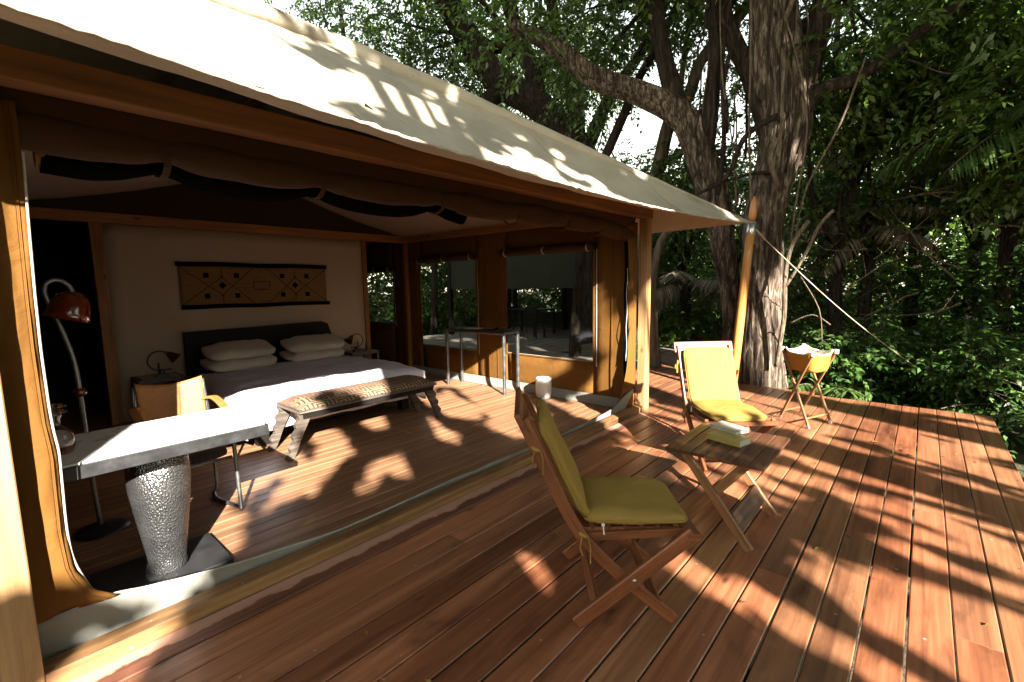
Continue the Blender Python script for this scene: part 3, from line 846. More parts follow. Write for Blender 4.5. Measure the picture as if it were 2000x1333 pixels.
m.grid(flapR, 8, 36); part("front_flap", m, MAT['brown'], solid=0.004)
m = MB()
m.grid(lambda u, v: Vector((4.845 + 0.014 * math.sin(v * 17) - 0.03 * u * (0.3 + 0.7 * v), 2.505 + 0.04 * u, lerp(0.12, 1.98, v))), 6, 30); part("net_curtain", m, MAT['net'], solid=0.003)
m = MB(); m.tube([Vector((4.80 + 0.010 * math.sin(i * 0.9), 2.50, 1.62 - i * 0.055)) for i in range(20)], 0.004, 5); part("zip", m, MAT['trim'])
# rolled-up door canvas under the beam
straps = [0.6, 1.3, 2.15, 2.95, 3.65, 4.25]
def rollz(x):
    d = min(abs(x - s_) for s_ in straps + [0.12, 4.9])
    return 2.055 - 0.06 * min(0.36, d) - 0.012 * nz(x * 2, 4) - (0.06 * max(0, (x - 4.3) / 0.5))
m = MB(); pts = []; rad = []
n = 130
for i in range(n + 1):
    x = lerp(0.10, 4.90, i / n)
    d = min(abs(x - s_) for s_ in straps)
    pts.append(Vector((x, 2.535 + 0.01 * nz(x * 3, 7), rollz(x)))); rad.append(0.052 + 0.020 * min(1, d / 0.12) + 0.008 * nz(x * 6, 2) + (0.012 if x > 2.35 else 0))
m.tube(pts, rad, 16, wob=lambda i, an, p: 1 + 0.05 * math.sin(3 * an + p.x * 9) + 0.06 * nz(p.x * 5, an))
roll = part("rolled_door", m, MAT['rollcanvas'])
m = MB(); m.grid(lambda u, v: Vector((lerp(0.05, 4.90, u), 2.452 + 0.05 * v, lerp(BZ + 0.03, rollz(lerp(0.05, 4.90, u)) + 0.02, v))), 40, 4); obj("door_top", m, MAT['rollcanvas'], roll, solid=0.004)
m = MB(); pts = []; rad = []
for i in range(60):
    x = lerp(0.22, 2.45, i / 59); d = min(abs(x - s_) for s_ in straps)
    pts.append(Vector((x, 2.63, rollz(x) - 0.055 - 0.10 * min(0.25, d)))); rad.append(0.030 + 0.022 * min(1, d / 0.15))
m.tube(pts, rad, 12); part("rolled_net", m, MAT['net'])
for s_ in straps:
    m = MB()
    zc = rollz(s_)
    rr = 0.066
    loop = [Vector((s_, 2.54, BZ + 0.03))] + [Vector((s_ + 0.004 * math.sin(a * 2), 2.575 + (rr + 0.036) * math.sin(a) , zc - 0.02 + (rr + 0.025) * math.cos(a))) for a in [math.pi * 2 * t / 14 for t in range(15)]]
    for a_, b2 in zip(loop, loop[1:]): m.bar(a_, b2, 0.028, 0.004, (1, 0, 0) if abs((b2 - a_).x) < 0.01 and False else (0, 0.5, 0.5), 0.001)
    obj("strap", m, MAT['rollcanvas'], roll)
m = MB(); m.lathe([(0.052, 0), (0.056, 0.02), (0.05, 0.03)], (0.205, 2.63, rollz(0.22) - 0.06), 14, True, 0, Matrix.Rotation(math.pi / 2, 3, 'Y')); obj("strap", m, MAT['leather'], roll)

# pole and guy rope
pole = thing("tent_pole", (6.34, 1.80, 0), "varnished orange wooden pole with zinc collar and pointed tip at the awning corner", "pole")
pb = Vector((6.34, 1.80, 0.0)); pt = Vector((6.40, 1.66, 2.18)); pd = (pt - pb).normalized()
m = MB(); m.tube([pb + pd * (i * 0.43) for i in range(6)], [0.056, 0.055, 0.054, 0.052, 0.05, 0.048], 16); obj("shaft", m, MAT['polewood'], pole)
m = MB(); m.tube([pb + pd * 2.03, pb + pd * 2.06, pb + pd * 2.185], [0.052, 0.053, 0.053], 16); obj("collar", m, MAT['ferrule'], pole)
m = MB(); m.tube([pb + pd * z for z in (2.186, 2.25, 2.33, 2.42, 2.49)], [0.030, 0.047, 0.045, 0.034, 0.012], 14); obj("finial", m, MAT['polewood'], pole)
m = MB(); rp = [Vector((6.42, 1.62, 2.08)).lerp(Vector((8.3, -0.19, 0.10)), t / 20) - Vector((0, 0, 0.10 * math.sin(math.pi * t / 20))) for t in range(21)]
m.tube(rp, 0.0058, 6); m.tube([rp[0] + Vector((-0.05, 0.06, 0.02)), rp[0] + Vector((0.0, 0.0, 0.01)), rp[1]], 0.012, 6)
tag(obj("guy_rope", m, MAT['rope'], off=(8.3, -0.19, 0.10)), "pale taut guy rope slanting from the pole down into the bushes", "rope")

# ------------------------------------------------------------------ bed
bed = thing("bed", (2.43, 5.4, 0), "wide low bed with dark headboard and white duvet against the white partition", "bed")
m = MB()
hb = [(1.55, 0.08), (3.36, 0.08), (3.345, 0.80), (3.30, 0.95), (3.22, 0.985), (2.4, 0.975), (1.56, 0.965)]
m.extr([(x, 6.42, z) for x, z in hb], (0, 0.07, 0)); obj("headboard", m, MAT['darkwood'], bed)
m = MB(); m.box(1.56, 3.34, 4.5, 6.41, 0.14, 0.26); m.box(1.60, 1.70, 4.56, 4.66, 0, 0.14); m.box(3.2, 3.3, 4.56, 4.66, 0, 0.14); m.box(1.60, 1.70, 6.2, 6.3, 0, 0.14); m.box(3.2, 3.3, 6.2, 6.3, 0, 0.14)
obj("bed_frame", m, MAT['darkwood'], bed)
m = MB(); m.pad((2.45, 5.45, 0.37), (0.90, 0.95, 0.115), 0.12, 0.25, None, 40, 12); obj("mattress", m, MAT['pillowcase'], bed)
m = MB()
BX0, BX1, BY0, BY1, BTOP = 1.47, 3.42, 4.44, 5.98, 0.515
def duvet(u, v):
    # u across (with side drops), v from head to foot (with foot drop)
    dropL, dropF = 0.36, 0.30
    wid = BX1 - BX0; Ls = wid + 2 * dropL; s_ = u * Ls
    r = 0.07
    x = BX0 + min(max(s_ - dropL, 0), wid); dl = max(0, dropL - s_) + max(0, s_ - dropL - wid)
    ln = BY1 - BY0; t = v * (ln + dropF)
    yy = BY1 - min(t, ln); df = max(0, t - ln)
    d = max(dl, df)
    z = BTOP - d
    ex = min(x - BX0, BX1 - x); ey = yy - BY0
    cr = min(ex, ey)
    if cr < r * 1.6: z -= (1 - cr / (r * 1.6)) ** 2 * 0.05
    sgn = -1 if s_ < dropL else 1
    if dl > 0: x += sgn * (0.02 + 0.03 * math.sin(yy * 7) * dl / 0.3)
    if df > 0: yy -= 0.02 + 0.025 * math.sin(x * 8) * df / 0.3
    w = 0.020 * nz(x * 3.2, yy * 3.2, 1) + 0.013 * nz(x * 9 + yy * 3, yy * 8, 5) + 0.008 * nz(x * 3 + yy, yy * 17, 9)
    z += w * (1 if d < 0.01 else 0.3) + 0.02 * math.sin((x - BX0) / wid * math.pi)
    if d > 0: x += w * 0.8; yy += w * 0.8
    return Vector((x, yy, max(z, 0.12)))
m.grid(duvet, 90, 80); duv = obj("duvet", m, MAT['linen'], solid=0.012, off=(2.43, 5.2, 0.25)); tag(duv, "white linen duvet spread over the bed and hanging over its sides", "duvet")
def pillow(c, dims, rz, ry, label):
    m = MB()
    mat = Matrix.Rotation(rz, 3, 'Z') @ Matrix.Rotation(ry, 3, 'X')
    m.pad((0, 0, 0), dims, 0.45, 0.75, mat, 44, 18, 0.0, 0.022)
    o = obj("pillow", m, MAT['pillowcase']); o.location = c
    tag(o, label, "pillow", "pillows on the bed")
pillow((2.0, 6.08, 0.605), (0.38, 0.24, 0.075), 0.03, 0.12, "pale pillow at the left of the bed, underneath the other one")
pillow((2.02, 6.12, 0.735), (0.37, 0.23, 0.070), -0.03, 0.22, "pale plump pillow on top of the left pair against the headboard")
pillow((2.88, 6.06, 0.60), (0.38, 0.24, 0.07), -0.04, 0.10, "pale pillow at the right of the bed, underneath the other one")
pillow((2.91, 6.10, 0.725), (0.38, 0.23, 0.070), -0.08, 0.22, "pale plump pillow on top of the right pair against the headboard")

# bench at the foot of the bed
bench = thing("bench", (2.47, 4.2, 0), "low weathered wooden bench with scalloped splayed legs at the foot of the bed", "bench")
m = MB(); m.box(1.72, 3.22, 3.93, 4.42, 0.385, 0.415, 0.005); obj("seat_board", m, MAT['carved'], bench)
m = MB(); m.box(1.76, 3.18, 3.945, 3.965, 0.335, 0.384); m.box(1.76, 3.18, 4.385, 4.405, 0.335, 0.384); obj("rail", m, MAT['darkwood'], bench)
def wavyleg(x0, sgn, y0):
    inner = []; outer = []
    for i in range(25):
        t = i / 24; z = lerp(0.383, 0.0, t)
        cx = x0 + sgn * (0.02 + 0.15 * t ** 1.15)
        wv = 0.012 * math.cos(t * 26) * (1 if t < 0.85 else 0.4)
        w = lerp(0.055, 0.026, t)
        outer.append((cx + sgn * (w + wv), y0, z)); inner.append((cx - sgn * (w + 0.004 * math.sin(t * 9)), y0, z))
    m = MB(); m.extr(outer + inner[::-1] if sgn > 0 else inner + outer[::-1], (0, 0.05, 0)); obj("leg", m, MAT['carved'], bench)
for sx_, x0 in ((-1, 1.80), (1, 3.12)):
    for y0 in (3.96, 4.34): wavyleg(x0, sx_, y0)
m = MB()
def run(u, v):
    x = lerp(1.73, 3.2, u); e = abs(v - 0.5) * 2
    z = 0.417 + 0.065 * (1 - e ** 3.2) * min(1, 14 * u, 14 * (1 - u)) ** 0.5
    return Vector((x, lerp(3.935, 4.415, v), z + 0.004 * nz(x * 5, v * 4)))
m.grid(run, 60, 24, True, 0, lambda u, v: (u * 1.47, v))
tag(obj("bench_cushion", m, MAT['runner'], off=(2.47, 4.2, 0.417), solid=0.006), "flat cushion in geometric brown cloth lying on the bench", "cushion")

# wall hanging
hang = thing("wall_hanging", (2.48, 6.56, 1.5), "long woven raffia wall hanging with dark bands and diamond pattern above the bed", "wall hanging")
HX0, HX1, HZ0, HZ1 = 1.58, 3.40, 1.225, 1.79
def hfn(x, z, d=0.0): return Vector((x, 6.572 - d - 0.008 * nz(x * 3, z * 2), z + 0.008 * nz(x * 2.2, 7) - (x - HX0) * 0.004))
m = MB(); m.grid(lambda u, v: hfn(lerp(HX0 + 0.01, HX1 - 0.01, u), lerp(HZ0 + 0.05, HZ1 - 0.05, v)), 40, 12); obj("cloth", m, MAT['raffia'], hang, solid=0.004)
for z0, z1, dx in ((HZ1 - 0.052, HZ1, 0.0), (HZ0, HZ0 + 0.052, 0.02)):
    m = MB(); m.grid(lambda u, v: hfn(lerp(HX0 - 0.012 + dx, HX1 + 0.01 + dx, u), lerp(z0, z1, v), 0.003), 40, 3); obj("band", m, MAT['net'], hang, solid=0.005)
m = MB()
def motif(cx, cz, s_, rot):
    a = math.radians(rot)
    pts = [hfn(cx + s_ * math.cos(a + q) * 1.0, cz + s_ * math.sin(a + q), 0.004) for q in (math.pi / 4, 3 * math.pi / 4, 5 * math.pi / 4, 7 * math.pi / 4)]
    m.extr(pts, (0, 0.0015, 0))
def seg(x0, z0, x1, z1, w=0.007):
    n_ = 6
    for i in range(n_):
        a = hfn(lerp(x0, x1, i / n_), lerp(z0, z1, i / n_), 0.004); b2 = hfn(lerp(x0, x1, (i + 1) / n_), lerp(z0, z1, (i + 1) / n_), 0.004)
        m.bar(a, b2, w, 0.002, (0, 1, 0), 0.0004)
for cx in (2.04, 2.94):
    motif(cx, 1.505, 0.045, 45)
    for dx in (-0.17, 0.165):
        for dz in (-0.125, 0.125): motif(cx + dx, 1.505 + dz, 0.042, 0)
    L_ = cx - 0.44 if cx < 2.4 else cx - 0.36; R_ = cx + 0.36 if cx < 2.4 else cx + 0.44
    for a, b2 in (((L_, 1.73), (cx + 0.02, 1.37)), ((L_, 1.28), (cx + 0.02, 1.62)), ((R_, 1.73), (cx - 0.02, 1.37)), ((R_, 1.28), (cx - 0.02, 1.62))):
        seg(a[0], a[1], b2[0], b2[1])
    seg(cx, 1.62, cx, 1.73); seg(cx, 1.28, cx, 1.39)
for a, b2 in (((2.40, 1.56), (2.60, 1.56)), ((2.40, 1.46), (2.60, 1.46)), ((2.40, 1.46), (2.40, 1.56)), ((2.60, 1.46), (2.60, 1.56))): seg(a[0], a[1], b2[0], b2[1])
for i in range(46):
    x = random.uniform(HX0 + 0.06, HX1 - 0.1); z = random.uniform(1.29, 1.72); seg(x, z, x + random.uniform(0.03, 0.08), z, 0.003)
obj("pattern", m, MAT['net'], hang, kind='stuff')

# bedside tables and lamps
def nightstand(x0, x1, y0, y1, label):
    t = thing("bedside_table", ((x0 + x1) / 2, (y0 + y1) / 2, 0), label, "bedside table", "tables either side of the bed")
    m = MB(); m.box(x0, x1, y0, y1, 0.47, 0.51); obj("top", m, MAT['darksteel'], t)
    m = MB(); m.box(x0 + 0.04, x1 - 0.04, y0 + 0.04, y1 - 0.04, 0.5115, 0.516, 0.001); obj("inlay", m, MAT['whitewall'], t)
    for xx in (x0 + 0.02, x1 - 0.02):
        for yy in (y0 + 0.02, y1 - 0.02):
            m = MB(); m.box(xx - 0.02, xx + 0.02, yy - 0.02, yy + 0.02, 0.0, 0.469); obj("leg", m, MAT['darksteel'], t)
    m = MB(); m.box(x0 + 0.04, x1 - 0.04, y0 + 0.005, y1 - 0.005, 0.14, 0.16); obj("shelf", m, MAT['darksteel'], t)
nightstand(1.04, 1.46, 6.14, 6.54, "dark metal bedside table left of the bed")
nightstand(3.50, 3.94, 6.14, 6.54, "dark metal bedside table right of the bed")
def bedlamp(base, sgn, sc, label):
    t = thing("table_lamp", base, label, "lamp", "red-shaded lamps beside the bed")
    bx, by, bz = base
    m = MB(); m.box(bx - 0.05, bx + 0.05, by - 0.035, by + 0.035, bz, bz + 0.03); m.lathe([(0.03, 0), (0.034, 0.02), (0.02, 0.05)], (bx, by, bz + 0.03), 14); obj("base", m, MAT['blackiron'], t)
    m = MB(); m.tube([(bx - sgn * 0.02, by, bz + 0.02), (bx - sgn * 0.02, by, bz + 0.15)], 0.009, 8)
    R_ = 0.105 * sc; cx, cz = bx - sgn * 0.01, bz + 0.07 + R_
    ring = [(cx + sgn * R_ * math.cos(a), by, cz + R_ * math.sin(a)) for a in [math.radians(-90 - i * 12) for i in range(0, 19)]]
    m.tube([(bx + sgn * 0.09, by, bz + 0.07)] + ring, 0.007, 8)
    m.lathe([(0.012, -0.014), (0.016, 0), (0.012, 0.014)], ring[-1], 10, True, 0, Matrix.Rotation(math.pi / 2, 3, 'X')); obj("arm", m, MAT['blackiron'], t)
    e = Vector(ring[-1])
    d = Vector((sgn * 0.62, -0.1, -0.6)).normalized()
    q = d.to_track_quat('Z', 'Y').to_matrix()
    m = MB(); m.lathe([(0.014, 0.0), (0.028, 0.02), (0.062, 0.11), (0.068, 0.115), (0.060, 0.112), (0.024, 0.022), (0.004, 0.01)], e + Vector((sgn * 0.012, 0, 0)), 18, True, 0, q); obj("lamp_shade", m, MAT['red'], t)
bedlamp((1.27, 6.26, 0.516), 1, 1.0, "bedside lamp with round iron arm and red shade, left of the bed")
bedlamp((3.64, 6.26, 0.516), -1, 0.9, "bedside lamp with iron arm and red shade, right of the bed")
m = MB(); m.lathe([(0.020, 0), (0.022, 0.01), (0.022, 0.075), (0.014, 0.09), (0.014, 0.12), (0.006, 0.125)], (0, 0, 0), 12)
o = obj("bottle", m, MAT['blackiron']); o.location = (3.80, 6.25, 0.516); tag(o, "small black bottle beside the right bedside lamp", "bottle")

# ------------------------------------------------------------------ desk, lamp, chair, decanter
desk = thing("desk", (0.50, 2.86, 0), "white topped desk with steel rim on a hammered metal vase pedestal, just inside the front", "desk")
m = MB(); m.box(0.045, 0.955, 2.56, 3.13, 0.685, 0.742, 0.003); obj("rim", m, MAT['darksteel'], desk)
m = MB(); m.box(0.060, 0.940, 2.575, 3.115, 0.7425, 0.752, 0.002); obj("desktop", m, MAT['whitetop'], desk)
m = MB(); m.lathe([(0.075, 0.03), (0.083, 0.045), (0.080, 0.07), (0.088, 0.14), (0.102, 0.24), (0.118, 0.36), (0.130, 0.46), (0.134, 0.53), (0.131, 0.59), (0.122, 0.63), (0.110, 0.66), (0.105, 0.684)], (0.525, 2.86, 0), 48); obj("vase_pedestal", m, MAT['hammered'], desk)
m = MB(); m.box(0.24, 0.77, 2.68, 3.09, 0.001, 0.029, 0.004); obj("base_plate", m, MAT['rug'], desk)
m = MB()
def dome(sc): return [(0.0, 0.0), (0.045 * sc, 0.0), (0.052 * sc, 0.02), (0.055 * sc, 0.05), (0.048 * sc, 0.085), (0.028 * sc, 0.108), (0.014 * sc, 0.12), (0.013, 0.15), (0.02, 0.165), (0.02, 0.172), (0.012, 0.178)]
m.lathe(dome(1.0), (0.178, 2.80, 0.753), 28)
dec = thing("decanter", (0.178, 2.80, 0.753), "round clear glass decanter with upturned glasses on its neck, at the desk's left end", "decanter")
obj("flask", m, MAT['glass'], dec)
for z_, r_ in ((0.934, 0.035), (0.958, 0.034)):
    m = MB(); m.lathe([(r_, 0.0), (r_ + 0.002, 0.002), (0.018, 0.012), (0.004, 0.015)], (0.182, 2.80, z_), 24); obj("saucer_glass", m, MAT['glass'], dec)
m = MB(); m.box(0.345, 0.56, 2.68, 2.89, 0.7525, 0.7540, 0.0003); o = obj("paper_sheet", m, MAT['ceramic'], off=(0.45, 2.78, 0.7525)); tag(o, "blank white sheet of paper lying on the white desk", "paper")

lamp = thing("floor_lamp", (0.375, 3.70, 0), "curved steel floor lamp with red dome shade behind the desk", "lamp")
m = MB(); m.lathe([(0.135, 0.0), (0.135, 0.008), (0.10, 0.022), (0.04, 0.03), (0.016, 0.04)], (0.375, 3.70, 0.001), 28); obj("base", m, MAT['blackiron'], lamp)
m = MB()
lp = smoothpts([(0.37, 3.7, 0.03), (0.357, 3.7, 0.3), (0.352, 3.7, 0.67), (0.350, 3.7, 0.86), (0.340, 3.7, 1.07), (0.305, 3.7, 1.25), (0.270, 3.7, 1.39), (0.258, 3.7, 1.455), (0.268, 3.7, 1.50), (0.300, 3.7, 1.522), (0.335, 3.7, 1.515), (0.362, 3.7, 1.485), (0.375, 3.7, 1.45)], 5)
m.tube(lp, 0.0125, 12); obj("stem", m, MAT['steel'], lamp)
m = MB(); m.pad((0.351, 3.70, 0.865), (0.032, 0.032, 0.028), 1.0, 1.0, None, 18, 12); obj("knob", m, MAT['red'], lamp)
m = MB(); q = Matrix.Rotation(0.28, 3, 'Y'); m.lathe([(0.01, 0.0), (0.035, -0.004), (0.068, -0.030), (0.088, -0.075), (0.096, -0.125), (0.105, -0.165), (0.100, -0.163), (0.086, -0.11), (0.066, -0.045), (0.02, -0.01)], (0.38, 3.70, 1.455), 28, True, 0, q); obj("lamp_shade", m, MAT['red'], lamp)

dch = thing("desk_armchair", (0.79, 3.55, 0), "steel armchair with tan leather back and armrests behind the desk", "chair")
m = MB()
m.grid(lambda u, v: Vector((lerp(0.615, 0.985, u), 3.72 + 0.05 * math.sin(math.pi * u) + 0.03 * v, lerp(0.56, 0.85, v) - 0.025 * math.sin(math.pi * u) * v + (0.012 * (2 * u - 1) ** 2))), 20, 10); obj("backrest", m, MAT['leather'], dch, solid=0.010)
for xx in (0.575, 1.02):
    s_ = -1 if xx < 0.8 else 1
    m = MB(); ap = smoothpts([(xx - s_ * 0.03, 3.74, 0.70), (xx, 3.66, 0.715), (xx + s_ * 0.005, 3.5, 0.685), (xx, 3.36, 0.64)], 5)
    m.sweep(ap, 0.05, 0.018, (1, 0, 0))
    obj("armrest", m, MAT['leather'], dch)
    m = MB(); m.tube(smoothpts([(xx, 3.36, 0.63), (xx, 3.33, 0.4), (xx, 3.30, 0.06), (xx, 3.30, 0.016), (xx, 3.36, 0.014), (xx - s_ * 0.05, 3.58, 0.014), (xx - s_ * 0.03, 3.73, 0.014), (xx, 3.76, 0.06), (xx - s_ * 0.01, 3.75, 0.4), (xx - s_ * 0.03, 3.765, 0.84)], 4), 0.013, 8); obj("side_frame", m, MAT['steel'], dch)
m = MB(); m.pad((0.80, 3.53, 0.40), (0.20, 0.19, 0.035), 0.3, 0.5, None, 24, 10); obj("seat", m, MAT['stripes'], dch)
for yy in (3.33, 3.745):
    m = MB(); m.tube([(0.59, yy, 0.37), (1.0, yy, 0.37)], 0.011, 8); obj("crossbar", m, MAT['steel'], dch)

# console table by the side wall
con = thing("console_table", (4.66, 4.7, 0), "slim steel frame console table with dark top along the window wall", "table")
for xx in (4.52, 4.80):
    for yy in (4.12, 5.25):
        m = MB(); m.box(xx - 0.018, xx + 0.018, yy - 0.018, yy + 0.018, 0.0, 0.80); obj("leg", m, MAT['steel'], con)
m = MB()
for xx in (4.52, 4.80): m.box(xx - 0.018, xx + 0.018, 4.12 - 0.018, 5.25 + 0.018, 0.801, 0.832)
for yy in (4.12, 5.25): m.box(4.54, 4.78, yy - 0.018, yy + 0.018, 0.801, 0.832)
obj("frame", m, MAT['steel'], con)
m = MB(); m.box(4.515, 4.805, 4.115, 5.255, 0.833, 0.843, 0.002); obj("top", m, MAT['darksteel'], con)
m = MB(); m.box(4.58, 4.74, 4.72, 4.93, 0.844, 0.853, 0.001); tag(obj("magazine", m, MAT['paper'], off=(4.66, 4.82, 0.844)), "pale magazine lying on the console table", "magazine")
m = MB(); m.lathe([(0.12, 0.0), (0.13, 0.012), (0.125, 0.014), (0.05, 0.012), (0.015, 0.03), (0.008, 0.05)], (4.66, 4.38, 0.844), 22); tag(obj("iron_dish", m, MAT['blackiron'], off=(4.66, 4.38, 0.844)), "flat black dish on the console table's near end", "dish")
m = MB(); m.lathe([(0.075, 0.0), (0.098, 0.02), (0.103, 0.07), (0.104, 0.18), (0.100, 0.24), (0.098, 0.262), (0.090, 0.262), (0.093, 0.22), (0.09, 0.03), (0.0, 0.02)], (0, 0, 0), 32)
o = obj("waste_bin", m, MAT['ceramic']); o.location = (4.72, 3.62, 0.001); tag(o, "white round waste bin on the floor by the canvas side wall", "bin")

# ------------------------------------------------------------------ folding chairs
def folding_chair(loc, rz, label):
    t = thing("folding_chair", loc, label, "chair", "folding wooden chairs on the deck", 0.0)
    W_ = 0.225
    T = Matrix.Translation(Vector(loc)) @ Matrix.Rotation(rz, 4, 'Z')
    parts = []
    def P(m, name, mat):
        # built in local space, then parented
        m.v = [tuple(Vector(p) + Vector(loc)) for p in m.v]
        o = obj(name, m, mat, t); return o
    for s_ in (-1, 1):
        m = MB()
        yy = s_ * W_
        pts = smoothpts([(-0.46, yy, 0.90), (-0.335, yy, 0.62), (-0.225, yy, 0.405), (-0.06, yy, 0.22), (0.18, yy, 0.012)], 3)
        m.sweep(pts, 0.024, 0.050, (0, 1, 0))
        P(m, "stile", MAT['chairwood'])
        m = MB()
        y2 = s_ * (W_ + 0.026)
        m.bar((0.245, y2, 0.415), (-0.24, y2, 0.012), 0.026, 0.062, (0.6, 0, -0.8), 0.005)
        P(m, "leg", MAT['chairwood'])
        m = MB(); m.bar((0.235, s_ * 0.198, 0.395), (-0.235, s_ * 0.198, 0.372), 0.024, 0.036, (0, 0, 1), 0.004); P(m, "seat_rail", MAT['chairwood'])
        m = MB(); m.lathe([(0.007, -0.004), (0.009, 0.0), (0.006, 0.005), (0.0, 0.006)], (0.0, s_ * (W_ + 0.039), 0.213), 10, True, 0, Matrix.Rotation(-s_ * math.pi / 2, 3, 'X')); P(m, "bolt", MAT['ferrule'])
    m = MB(); m.bar((-0.465, -W_ - 0.03, 0.885), (-0.465, W_ + 0.03, 0.885), 0.024, 0.10, (-0.42, 0, 0.9), 0.006); P(m, "top_rail", MAT['chairwood'])
    m = MB(); m.bar((0.245, -W_ - 0.04, 0.405), (0.245, W_ + 0.04, 0.405), 0.055, 0.03, (0, 0, 1), 0.005); P(m, "front_rail", MAT['chairwood'])
    for x_, z_ in ((-0.155, 0.075), (0.105, 0.09)):
        m = MB(); m.bar((x_, -W_ - 0.01, z_), (x_, W_ + 0.01, z_), 0.02, 0.045, (0.6, 0, 0.8), 0.004); P(m, "stretcher", MAT['chairwood'])
    for i in range(6):
        x_ = -0.20 + i * 0.072
        m = MB(); m.bar((x_, -0.185, 0.402), (x_, 0.185, 0.402), 0.055, 0.014, (0, 0, 1), 0.003); P(m, "seat_slat", MAT['chairwood'])
    t.rotation_euler = (0, 0, rz)
    return t
def chair_cushion(loc, rz, label, shape_seed):
    t = thing("chair_cushion", loc, label, "cushion", "olive yellow chair cushions")
    m = MB()
    m.pad((0.02, 0, 0.448), (0.225, 0.213, 0.036), 0.22, 0.55, Matrix.Rotation(0.02, 3, 'Y'), 56, 18, 0.15, 0.015)
    # piping seam
    def sp_(x, p_): return math.copysign(abs(x) ** p_, x)
    ol = [Vector((0.2265 * sp_(math.cos(a), 0.22), 0.2145 * sp_(math.sin(a), 0.22), 0.0)) for a in [2 * math.pi * i / 72 for i in range(73)]]
    m.tube([Matrix.Rotation(0.02, 3, 'Y') @ p + Vector((0.02, 0, 0.448)) for p in ol], 0.0042, 6)
    m.v = [tuple(Vector(p) + Vector(loc)) for p in m.v]; seat = obj("seat_pad", m, MAT['olive'], t)
    m = MB()
    ang = math.atan2(0.50, -0.225)          # line of the stiles
    R_ = Matrix.Rotation(-(ang), 3, 'Y')
    c = Vector((-0.285, 0, 0.665))
    m.pad(c, (0.245, 0.205, 0.036), 0.22, 0.55, R_, 56, 18, 0.15, 0.015)
    m.tube([R_ @ Vector((p.x * 0.2465 / 0.2265, p.y * 0.2065 / 0.2145, 0)) + c for p in ol], 0.0042, 6)
    m.v = [tuple(Vector(p) + Vector(loc)) for p in m.v]; obj("back_pad", m, MAT['olive'], t)
    for (x_, z_, hang_) in ((-0.40, 0.775, 0.10), (-0.205, 0.40, 0.115)):
        for s_ in (-1, 1):
            m = MB(); yy = s_ * 0.232
            m.lathe([(0.020, -0.008), (0.030, 0.0), (0.020, 0.008)], (x_ - 0.005, s_ * 0.225, z_), 10, True, 0, Matrix.Rotation(0.5, 3, 'Y'))
            for k_ in (-1, 1):
                a = Vector((x_ + 0.012 * k_, yy + s_ * 0.014, z_)); pts = [a, a + Vector((0.01 * k_, s_ * 0.01, -hang_ * 0.4)), a + Vector((0.004 * k_ + 0.006, s_ * 0.006, -hang_ * (1 if k_ > 0 else 0.7)))]
                for p_, q_ in zip(pts, pts[1:]): m.bar(p_, q_, 0.012, 0.004, (1, 0, 0), 0.001)
            m.v = [tuple(Vector(p) + Vector(loc)) for p in m.v]; obj("tie", m, MAT['olive'], t)
    m = MB(); m.bar((-0.125, -0.222, 0.436), (-0.122, -0.226, 0.398), 0.010, 0.005, (1, 0, 0), 0.001); m.lathe([(0.004, -0.003), (0.009, 0), (0.004, 0.003)], (-0.125, -0.222, 0.437), 8, True, 0, Matrix.Rotation(math.pi / 2, 3, 'X'))
    m.v = [tuple(Vector(p) + Vector(loc)) for p in m.v]; obj("zip_pull", m, MAT['zip'], t)
    t.rotation_euler = (0, 0, rz)
C1 = ((1.905, 1.005, 0.0), math.radians(-50)); C2 = ((3.83, 1.125, 0.0), math.radians(222))
folding_chair(*C1, "reddish folding wooden chair seen from its side, nearest to the camera")
chair_cushion(*C1, "olive yellow cushion in the shade, tied to the nearest folding chair", 1)
folding_chair(*C2, "reddish folding wooden chair facing the camera behind the small table")
chair_cushion(*C2, "sunlit yellow cushion on the folding chair behind the small table", 2)

# folding table with books
tb = thing("folding_table", (2.88, 0.82, 0), "small folding table with dark slatted top and crossed honey coloured legs", "table")
tx0, tx1, ty0, ty1, tz = 2.575, 3.185, 0.555, 1.085, 0.50
ns = 7; sw = (ty1 - ty0) / ns
for i in range(ns):
    m = MB(); yy = ty0 + sw * (i + 0.5)
    m.bar((tx0 + random.uniform(-0.006, 0.004), yy, tz - 0.01), (tx1 + random.uniform(-0.012, 0.006), yy, tz - 0.01), sw - 0.004, 0.02, (0, 0, 1), 0.003); obj("slat", m, MAT['tablewood'], tb)
for xx, xi in ((tx0 + 0.045, 1), (tx1 - 0.045, -1)):
    m = MB(); m.bar((xx, 0.62, 0.004), (xx, 0.985, tz - 0.024), 0.024, 0.050, (0, 1, 0), 0.004); obj("leg", m, MAT['tablelegs'], tb)
    m = MB(); m.bar((xx + xi * 0.025, 1.03, 0.004), (xx + xi * 0.025, 0.655, tz - 0.024), 0.024, 0.050, (0, 1, 0), 0.004); obj("leg", m, MAT['tablelegs'], tb)
m = MB(); m.bar((tx0 + 0.06, 0.70, 0.13), (tx1 - 0.06, 0.70, 0.13), 0.018, 0.11, (0, 0.5, 0.8), 0.004); obj("foot_board", m, MAT['tablewood'], tb)
m = MB()
for yy in (0.66, 0.985): m.bar((tx0 + 0.04, yy, tz - 0.035), (tx1 - 0.04, yy, tz - 0.035), 0.03, 0.026, (0, 0, 1), 0.003)
obj("batten", m, MAT['tablelegs'], tb)
